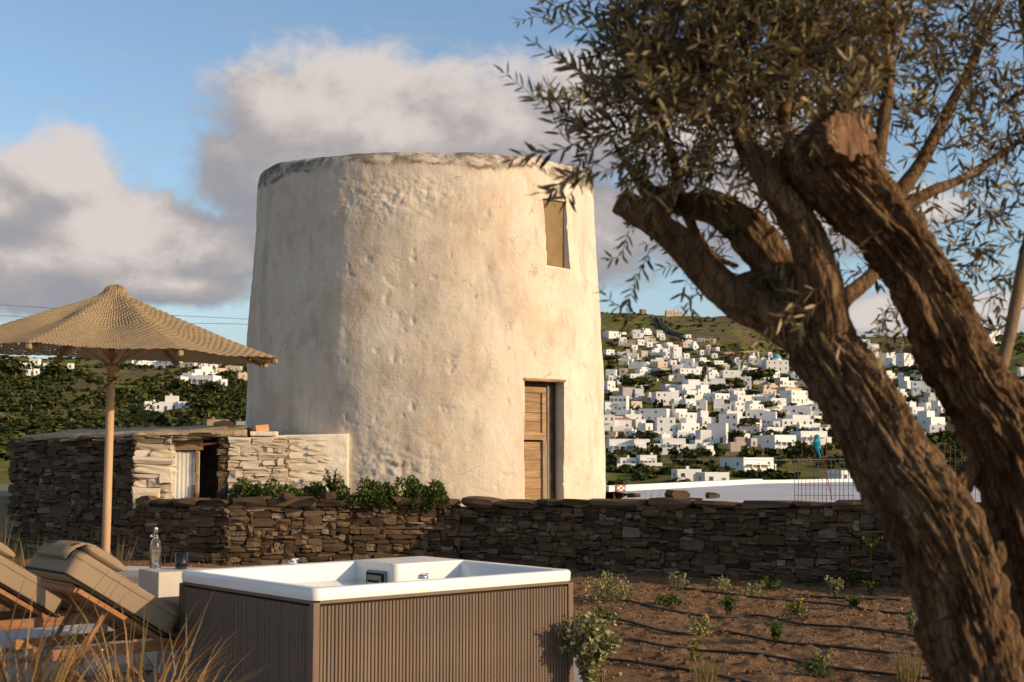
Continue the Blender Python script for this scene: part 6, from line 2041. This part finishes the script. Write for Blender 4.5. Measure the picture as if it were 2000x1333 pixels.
def leafy(name, label, loc, ns, hgt, spread, leafL, mt, cat='plant', group=None, per=14, flowers=None, nfl=0, droopy=.2, wide=.34):
    """stems fanning from the base, set with small leaves"""
    root = thing(name, label, cat, loc, 0, group)
    stems, lv, fl = MB(), MB(), MB()
    for _ in range(ns):
        a = pr.uniform(0, 6.283); b = Vector((pr.uniform(-.3, .3) * spread * .4, pr.uniform(-.3, .3) * spread * .4, 0))
        t = Vector((math.cos(a) * spread * pr.uniform(.2, 1), math.sin(a) * spread * pr.uniform(.2, 1), hgt * pr.uniform(.6, 1.05)))
        m = (b + t) / 2 + Vector((0, 0, hgt * .12)) - Vector((t.x, t.y, 0)) * .15
        pts = [q for q, r in pts_on([(b, 1), (m, 1), (t, 1)], 9)]
        stems.tube(pts, [.004 * hgt / .4 * (1 - .07 * i) for i in range(9)], 4, False)
        for k in range(per):
            f = pr.uniform(.2, 1); i = min(7, int(f * 8)); p = pts[i].lerp(pts[i + 1], f * 8 - i)
            d = Vector((pr.uniform(-1, 1), pr.uniform(-1, 1), pr.uniform(-.3, 1.1) - droopy)).normalized()
            y = d.cross(Vector((pr.uniform(-1, 1), pr.uniform(-1, 1), 1))).normalized(); L = leafL * pr.uniform(.6, 1.15)
            z = d.cross(y)
            lv.add([p, p + d * L * .5 + y * L * wide + z * L * .06, p + d * L, p + d * L * .5 - y * L * wide + z * L * .06], [(0, 1, 2), (0, 2, 3)])
        if flowers and pr.random() < nfl / ns:
            p = pts[-1] + Vector((0, 0, .01)); r = leafL * .55
            for k in range(5):
                a1, a2 = 6.283 * k / 5, 6.283 * (k + .8) / 5
                fl.add([p, p + Vector((math.cos(a1) * r, math.sin(a1) * r, r * .5)), p + Vector((math.cos((a1 + a2) / 2) * r * 1.2, math.sin((a1 + a2) / 2) * r * 1.2, r * .55)), p + Vector((math.cos(a2) * r, math.sin(a2) * r, r * .5))], [(0, 1, 2, 3)])
    prop(stems.build('stems', TWIG, root), kind='stuff')
    prop(lv.build('leaves', mt, root), kind='stuff')
    if fl.v: prop(fl.build('flowers', flowers, root), kind='stuff')
    return root
def bush(name, label, loc, w, d, h, n, leafL, mt, cat, group, flowers=None, nfl=0):
    """dense low bush: leaves packed through lumpy mounds, longer shoots sticking out"""
    root = thing(name, label, cat, loc, 0, group)
    lv, fl, st_ = MB(), MB(), MB()
    mounds = [(Vector((pr.uniform(-.75, .75) * w, pr.uniform(-.6, .6) * d, 0)), pr.uniform(.4, .75) * w * .6, pr.uniform(.55, 1.0) * h) for _ in range(8)]
    for k in range(n):
        c, r, hh = pr.choice(mounds)
        u = Vector((pr.gauss(0, 1), pr.gauss(0, 1), abs(pr.gauss(0, 1)))).normalized() * pr.uniform(.6, 1.04) ** .5
        p = c + Vector((u.x * r, u.y * min(r, d), u.z * hh))
        dd_ = (u + Vector((pr.uniform(-.8, .8), pr.uniform(-.8, .8), pr.uniform(-.5, .7)))).normalized()
        y = dd_.cross(Vector((pr.uniform(-1, 1), pr.uniform(-1, 1), 1))).normalized(); L = leafL * pr.uniform(.55, 1.2); z = dd_.cross(y)
        lv.add([p, p + dd_ * L * .5 + y * L * .40 + z * L * .08, p + dd_ * L, p + dd_ * L * .5 - y * L * .40 + z * L * .08], [(0, 1, 2), (0, 2, 3)])
        if k % 90 == 0:
            q = [c, c + Vector((u.x * r * .6, u.y * d * .5, u.z * hh * .7)), p + Vector((0, 0, h * .18))]
            st_.tube([a for a, b in pts_on([(v, 1) for v in q], 7)], .004, 4, False)
    for k in range(int(nfl)):
        c, r, hh = pr.choice(mounds)
        u = Vector((pr.gauss(0, 1), -abs(pr.gauss(0, .8)), abs(pr.gauss(0, 1)))).normalized()
        p = c + Vector((u.x * r, u.y * min(r, d), u.z * hh)) * 1.05; q = leafL * .4
        fl.add([p + Vector((q, 0, 0)), p + Vector((0, -q * .3, q)), p + Vector((-q, 0, 0)), p + Vector((0, -q * .3, -q))], [(0, 1, 2, 3)])
    prop(lv.build('leaves', mt, root), kind='stuff'); prop(st_.build('stems', TWIG, root), kind='stuff')
    if fl.v: prop(fl.build('flowers', flowers, root), kind='stuff')
    return root
def soil(px, py): 
    g = G(px, py, 0.0)
    g.z = float(soil_h(g.x, g.y)[0]) - .01
    return g
def sz(px, py, n): return n * G(px, py, 0).y / F      # photo pixels to metres at that spot

# foreground dry grass clumps
FG = [(45, 1420, 6.9, 170, .17, 1.22, 'dry golden grass clump at the bottom left corner'), (-60, 1440, 6.7, 130, .16, 1.1, 'dry golden grass clump cut by the left picture edge'), (272, 1440, 7.05, 140, .13, 1.10, 'dry golden arching grass clump beside the left tub corner'),
      (135, 1450, 6.8, 50, .12, .66, 'low dry grass clump between the two taller ones'), (345, 1450, 7.2, 80, .10, .95, 'dry grass clump against the slatted tub side'), (470, 1440, 7.0, 40, .10, .50, 'short dry grass tips under the tub corner at the bottom edge')]
for px, py, d, n, R, h, lab in FG:
    g = P(px, py, d)
    grass('dry_grass_clump', lab, (g.x, g.y, 0), n, R, h, .0082, .66, DRYG, 'grass', 'dry golden grass clumps in the foreground', 1.1)
for px, h, lab in ((855, .42, 'fine dry grass tuft in front of the long tub side'), (900, .36, 'smaller fine grass tuft right beside the one before the tub')):
    g = P(px, 1400, 8.2); grass('dry_grass_clump', lab, (g.x, g.y, 0), 26, .05, h * .85, .0018, .4, DRYG, 'grass', 'fine tufts before the tub', .3)
# sage bush at the tub corner
g = P(1150, 1390, 9.75)
leafy('sage_bush', 'pale sage green bush with upright shoots at the right tub corner', (g.x, g.y, -.02), 80, .53, .25, .050, SAGE, 'bush', None, 34)
g = P(1168, 1330, 9.85)
leafy('sage_bush', 'thin taller shoot of pale sage leaves right of the tub corner bush', (g.x + .03, g.y, 0), 10, .50, .10, .036, SAGE, 'bush', None, 26, YELLOW, 1)
# planted bed: photo pixel of the base, height and half width in pixels
BED = [(1188, 1176, 62, 42, 60, 'largest fresh green shrub in the bed near the tub corner', SAGE), (1325, 1153, 38, 18, 20, 'small green shrub in back row, first right of the large one', SAGE), (1409, 1160, 40, 19, 22, 'upright green shrub in the back row under the wall, second from the large one', SAGE),
       (1476, 1166, 32, 20, 20, 'low pale shrub in the back row left of the dense round one', SAGE), (1508, 1152, 26, 24, 24, 'dense round green shrub in the back row', GREENL), (1297, 1182, 28, 26, 24, 'low spreading green shrub beside the first drip pipe', GREENL),
       (1187, 1216, 32, 24, 20, 'dark low grassy shrub under the largest shrub', GREENL), (1425, 1200, 34, 24, 14, 'sparse green plant on the second drip pipe', GREENL), (1553, 1210, 46, 22, 20, 'green plant with a yellow flower in mid bed', GREENL), (1368, 1236, 50, 22, 18, 'pale grey stemmed plant with yellow flowers in mid bed', SAGE),
       (1515, 1256, 40, 20, 16, 'dark green plant on the third drip pipe', GREENL), (1586, 1325, 48, 34, 20, 'sparse dark plant at the bottom of the bed', GREENL), (1632, 1168, 40, 22, 14, 'grey leaved plant in the back row left of the trunk', SAGE),
       (1663, 1148, 34, 18, 14, 'leggy dark plant against the wall left of the trunk', GREENL), (1668, 1196, 24, 22, 14, 'low green plant left of the trunk', GREENL), (1700, 1160, 26, 18, 10, 'tiny seedling close to the trunk in back row', GREENL), (1780, 1236, 40, 20, 10, 'sparse dry plant beside the trunk', SAGE)]
for px, py, hp, wp, ns, lab, mt in BED:
    g = soil(px, py)
    fl = YELLOW if 'yellow' in lab else None
    if ns >= 18: bush('bed_shrub', lab, g, sz(px, py, wp) * 1.1, sz(px, py, wp) * .9, sz(px, py, hp) * 1.0, 16 * ns, .034, mt, 'shrub', 'young shrubs planted in the soil bed', fl, 8 if fl else 0)
    else: leafy('bed_shrub', lab, g, int(ns * 1.8), sz(px, py, hp * 1.1), sz(px, py, wp), .036, mt, 'shrub', 'young shrubs planted in the soil bed', 20, fl, 4 if fl else 0)
g = soil(1352, 1300); leafy('yellow_flower', 'yellow flowers on green stems in front of a drip pipe', g, 7, sz(1352, 1300, 48), sz(1352, 1300, 14), .04, GREENL, 'flower', None, 10, YELLOW, 5)
for px, py, hp, lab in ((1375, 1345, 76, 'tall dry straw tuft at the bottom of the bed'), (1775, 1330, 84, 'tall green and straw grass tuft beside the trunk foot'), (1245, 1372, 0, '')):
    if hp: grass('grass_tuft', lab, soil(px, py), 110, .09, sz(px, py, hp), .0026, .3, GREENG, 'grass', 'grass tufts in the bed', .35)
grass('grass_tuft', 'fresh green spear leaved tuft right of the left trunk', soil(1965, 1215), 40, .06, .42, .006, .2, GREENG, 'grass', 'grass tufts in the bed', .3)
# tufts at the foot of the wall, left
for px, py, dp, hp, n, lab in ((62, 1110, 15.2, 72, 90, 'golden grass tuft behind the far lounger'), (8, 1085, 15.5, 100, 50, 'tall dark grass tuft at the left edge below the hut wall'), (158, 1085, 16.5, 44, 60, 'golden tuft above the near lounger cushion'), (228, 1090, 16.5, 60, 60, 'golden tuft right of the parasol pole'),
                                (276, 1118, 15.5, 46, 50, 'green golden tuft left of the bottle'), (322, 1114, 15.5, 62, 60, 'tall golden tuft right behind the bottle'), (432, 1108, 16.5, 34, 60, 'golden tuft behind the left rim of the tub'), (462, 1105, 17.5, 20, 30, 'small green tuft behind the tub rim')):
    g = P(px, py, dp); grass('grass_tuft', lab, (g.x, g.y, max(-.02, min(g.z, .02)) if g.z < .15 else 0), n, .10, max(.2, P(px, py - hp, dp).z), .0035, .35, GREENG if n % 20 else DRYG, 'grass', 'tufts along the foot of the stone wall', .35)
# green growth on the terrace behind the wall
def terr(px, dp): v = P(px, 900, dp); return Vector((v.x, v.y, tz - .03))
for px, dp, hp, wp, ns, lab, fl in ((500, 21.35, 58, 42, 60, 'lush green bush with small pink flowers before the pale hut wall', PINK), (585, 21.4, 44, 46, 50, 'low green weeds with pink flowers below the limewashed wall end', PINK), (650, 21.35, 78, 26, 22, 'tall thin flowering weed stems at the wall end', PINK), (700, 21.2, 52, 42, 50, 'pinkish flowering bush at the tower foot', PINK),
                                    (770, 21.15, 58, 46, 70, 'dense bright green bush against the tower foot', None), (830, 21.1, 56, 36, 60, 'rounded bright green bush at the right end of the tower planting', None), (545, 21.3, 36, 40, 40, 'dark green creeping growth between the two flowering bushes', None), (740, 21.05, 34, 50, 50, 'low dark green creeper spilling along the wall top under the tower', None)):
    g = terr(px, dp)
    if ns < 30: leafy('terrace_bush', lab, g, ns, hp * dp / F, wp * dp / F, .05, GREENL, 'bush', 'green bushes between wall and tower', 34, fl, ns * .5)
    else: bush('terrace_bush', lab, g + Vector((0, 0, .06)), wp * dp / F * 1.25, .20, hp * dp / F * 1.08, 2600, .055, GREENL, 'bush', 'green bushes between wall and tower', fl, 60 if fl else 0)
for px, dp, hp, ns, lab in ((420, 21.3, 26, 14, 'small weeds at the hut door opening'), (400, 21.3, 18, 10, 'tiny weeds under the tin door')):
    g = terr(px, dp); leafy('terrace_weed', lab, g, ns, hp * dp / F, .12, .04, GREENL, 'weed', 'weeds by the hut door', 12)
g = P(285, 836, 24.5); leafy('roof_plant', 'tall leafy sprig growing on the hut roof', g, 9, 62 * 24.5 / F, .32, .085, GREENL, 'plant', None, 9)
g = P(250, 838, 24.6); leafy('roof_plant', 'low leafy seedlings on the hut roof left of the tall sprig', g, 10, 34 * 24.6 / F, .25, .08, GREENL, 'plant', None, 7)
g = P(345, 836, 24.0); leafy('roof_plant', 'tiny yellow green sprout on the hut roof near the planks', g, 4, 18 * 24 / F, .10, .06, GREENL, 'plant', None, 6)
g = P(131, 842, 26.0); leafy('roof_plant', 'small green tuft on the left part of the hut roof', g, 8, 20 * 26 / F, .14, .06, GREENL, 'plant', None, 7)
for px, dp, hp, lab, mt in ((1330, 20.0, 34, 'yellow green grass tuft on top of the wall', GREENG), (1270, 20.4, 48, 'dry thin weed stems behind the wall right of the tower', DRYG), (1215, 20.6, 40, 'sparse dry stalks beside the tower edge', DRYG)):
    v = P(px, 985, dp); grass('wall_top_grass', lab, v, 50 if mt is GREENG else 22, .14, hp * dp / F, .003, .5, mt, 'grass', 'grass on top of the wall', .4)
g = P(1700, 1100, 17.0); leafy('wall_plant', 'dark weed growing from the wall beside the left trunk', g, 14, .34, .16, .05, GREENL, 'plant', None, 14)

# drip pipes across the bed
PIPES = [([(1128, 1168), (1180, 1172), (1240, 1180), (1320, 1195), (1400, 1207), (1480, 1206), (1560, 1221), (1680, 1232), (1800, 1250)], 'drip pipe running just below the largest shrub'),
         ([(1126, 1212), (1180, 1212), (1230, 1216), (1300, 1233), (1345, 1238), (1400, 1232), (1440, 1237), (1520, 1256), (1620, 1268), (1750, 1284), (1860, 1296)], 'drip pipe passing below the dark low shrub'),
         ([(1185, 1252), (1240, 1252), (1300, 1264), (1350, 1272), (1400, 1276), (1470, 1281), (1540, 1294), (1610, 1308), (1760, 1326), (1880, 1340)], 'drip pipe through the yellow flowers'),
         ([(1180, 1290), (1230, 1294), (1290, 1303), (1350, 1312), (1410, 1325), (1460, 1340), (1520, 1360)], 'lowest drip pipe of the planted bed'),
         ([(1310, 1148), (1350, 1155), (1400, 1164), (1460, 1170), (1540, 1176), (1620, 1186), (1700, 1200), (1790, 1206)], 'drip pipe along the back row shrubs'),
         ([(1390, 1131), (1460, 1133), (1560, 1138), (1640, 1142), (1760, 1146)], 'drip pipe nearest the wall foot'),
         ([(1560, 1162), (1620, 1168), (1690, 1172), (1760, 1176)], 'short drip pipe left of the trunk in the back')]
for pts, lab in PIPES:
    q = [soil(a, b) + Vector((0, 0, .012)) for a, b in pts]
    q = [r for r, s in pts_on([(p, 1) for p in q], 60)]
    for p in q: p.z = float((fbm(np.array([[p.x, p.y, 0]]) * .55, 3) * .10)[0]) + .022 + pr.uniform(0, .003)
    prop(MB().tube(q, .0125, 8).build('drip_pipe', PIPE, None, smooth=True), 'black ' + lab, 'pipe', 'black drip pipes on the soil')
b = P(1620, 1120, 17.4)
prop(MB().tube([q for q, r in pts_on([(Vector((b.x - .3, b.y, .03)), 1), (Vector((b.x, b.y, .08)), 1), (P(1680, 1096, 17.2), 1), (P(1740, 1086, 16.9), 1)], 20)], .013, 8).build('drip_pipe', PIPE, None, smooth=True), 'black pipe climbing the wall foot beside the trunk', 'pipe', 'black drip pipes on the soil')
# clods and small stones
cm = stone_meshes(6, 90, .3)
data = []
for me in cm:
    v = np.empty(len(me.vertices) * 3); me.vertices.foreach_get('co', v)
    fq = np.array([tuple(p.vertices) for p in me.polygons])
    data.append((v.reshape(-1, 3), fq))
VV, FF, off = [], [], 0
rs = np.random.RandomState(31)
n_ = 19000
px_ = rs.uniform(-7.5, 7.5, n_); 
py_ = 9.0 + (rs.rand(n_) ** .8) * 12
ok = ~((px_ < .62) & (py_ < 14.1))
hz_ = soil_h(px_, py_)
for i in np.where(ok)[0]:
    v, fq = data[i % 6]
    s = .004 + .016 * rs.rand() ** 6
    a = rs.uniform(0, 6.3)
    w = np.stack([(v[:, 0] * math.cos(a) - v[:, 1] * math.sin(a)) * s * 2, (v[:, 0] * math.sin(a) + v[:, 1] * math.cos(a)) * s * 2, v[:, 2] * s * 1.5], 1) + np.array([px_[i], py_[i], hz_[i] + s * .3])
    VV.append(w); FF.append(fq + off); off += len(v)
prop(link('soil_clods', mesh_np('soil_clods', np.concatenate(VV), np.concatenate(FF), False), None, CLOD), 'small clods and pebbles strewn over the bare soil', None, None, 'stuff')
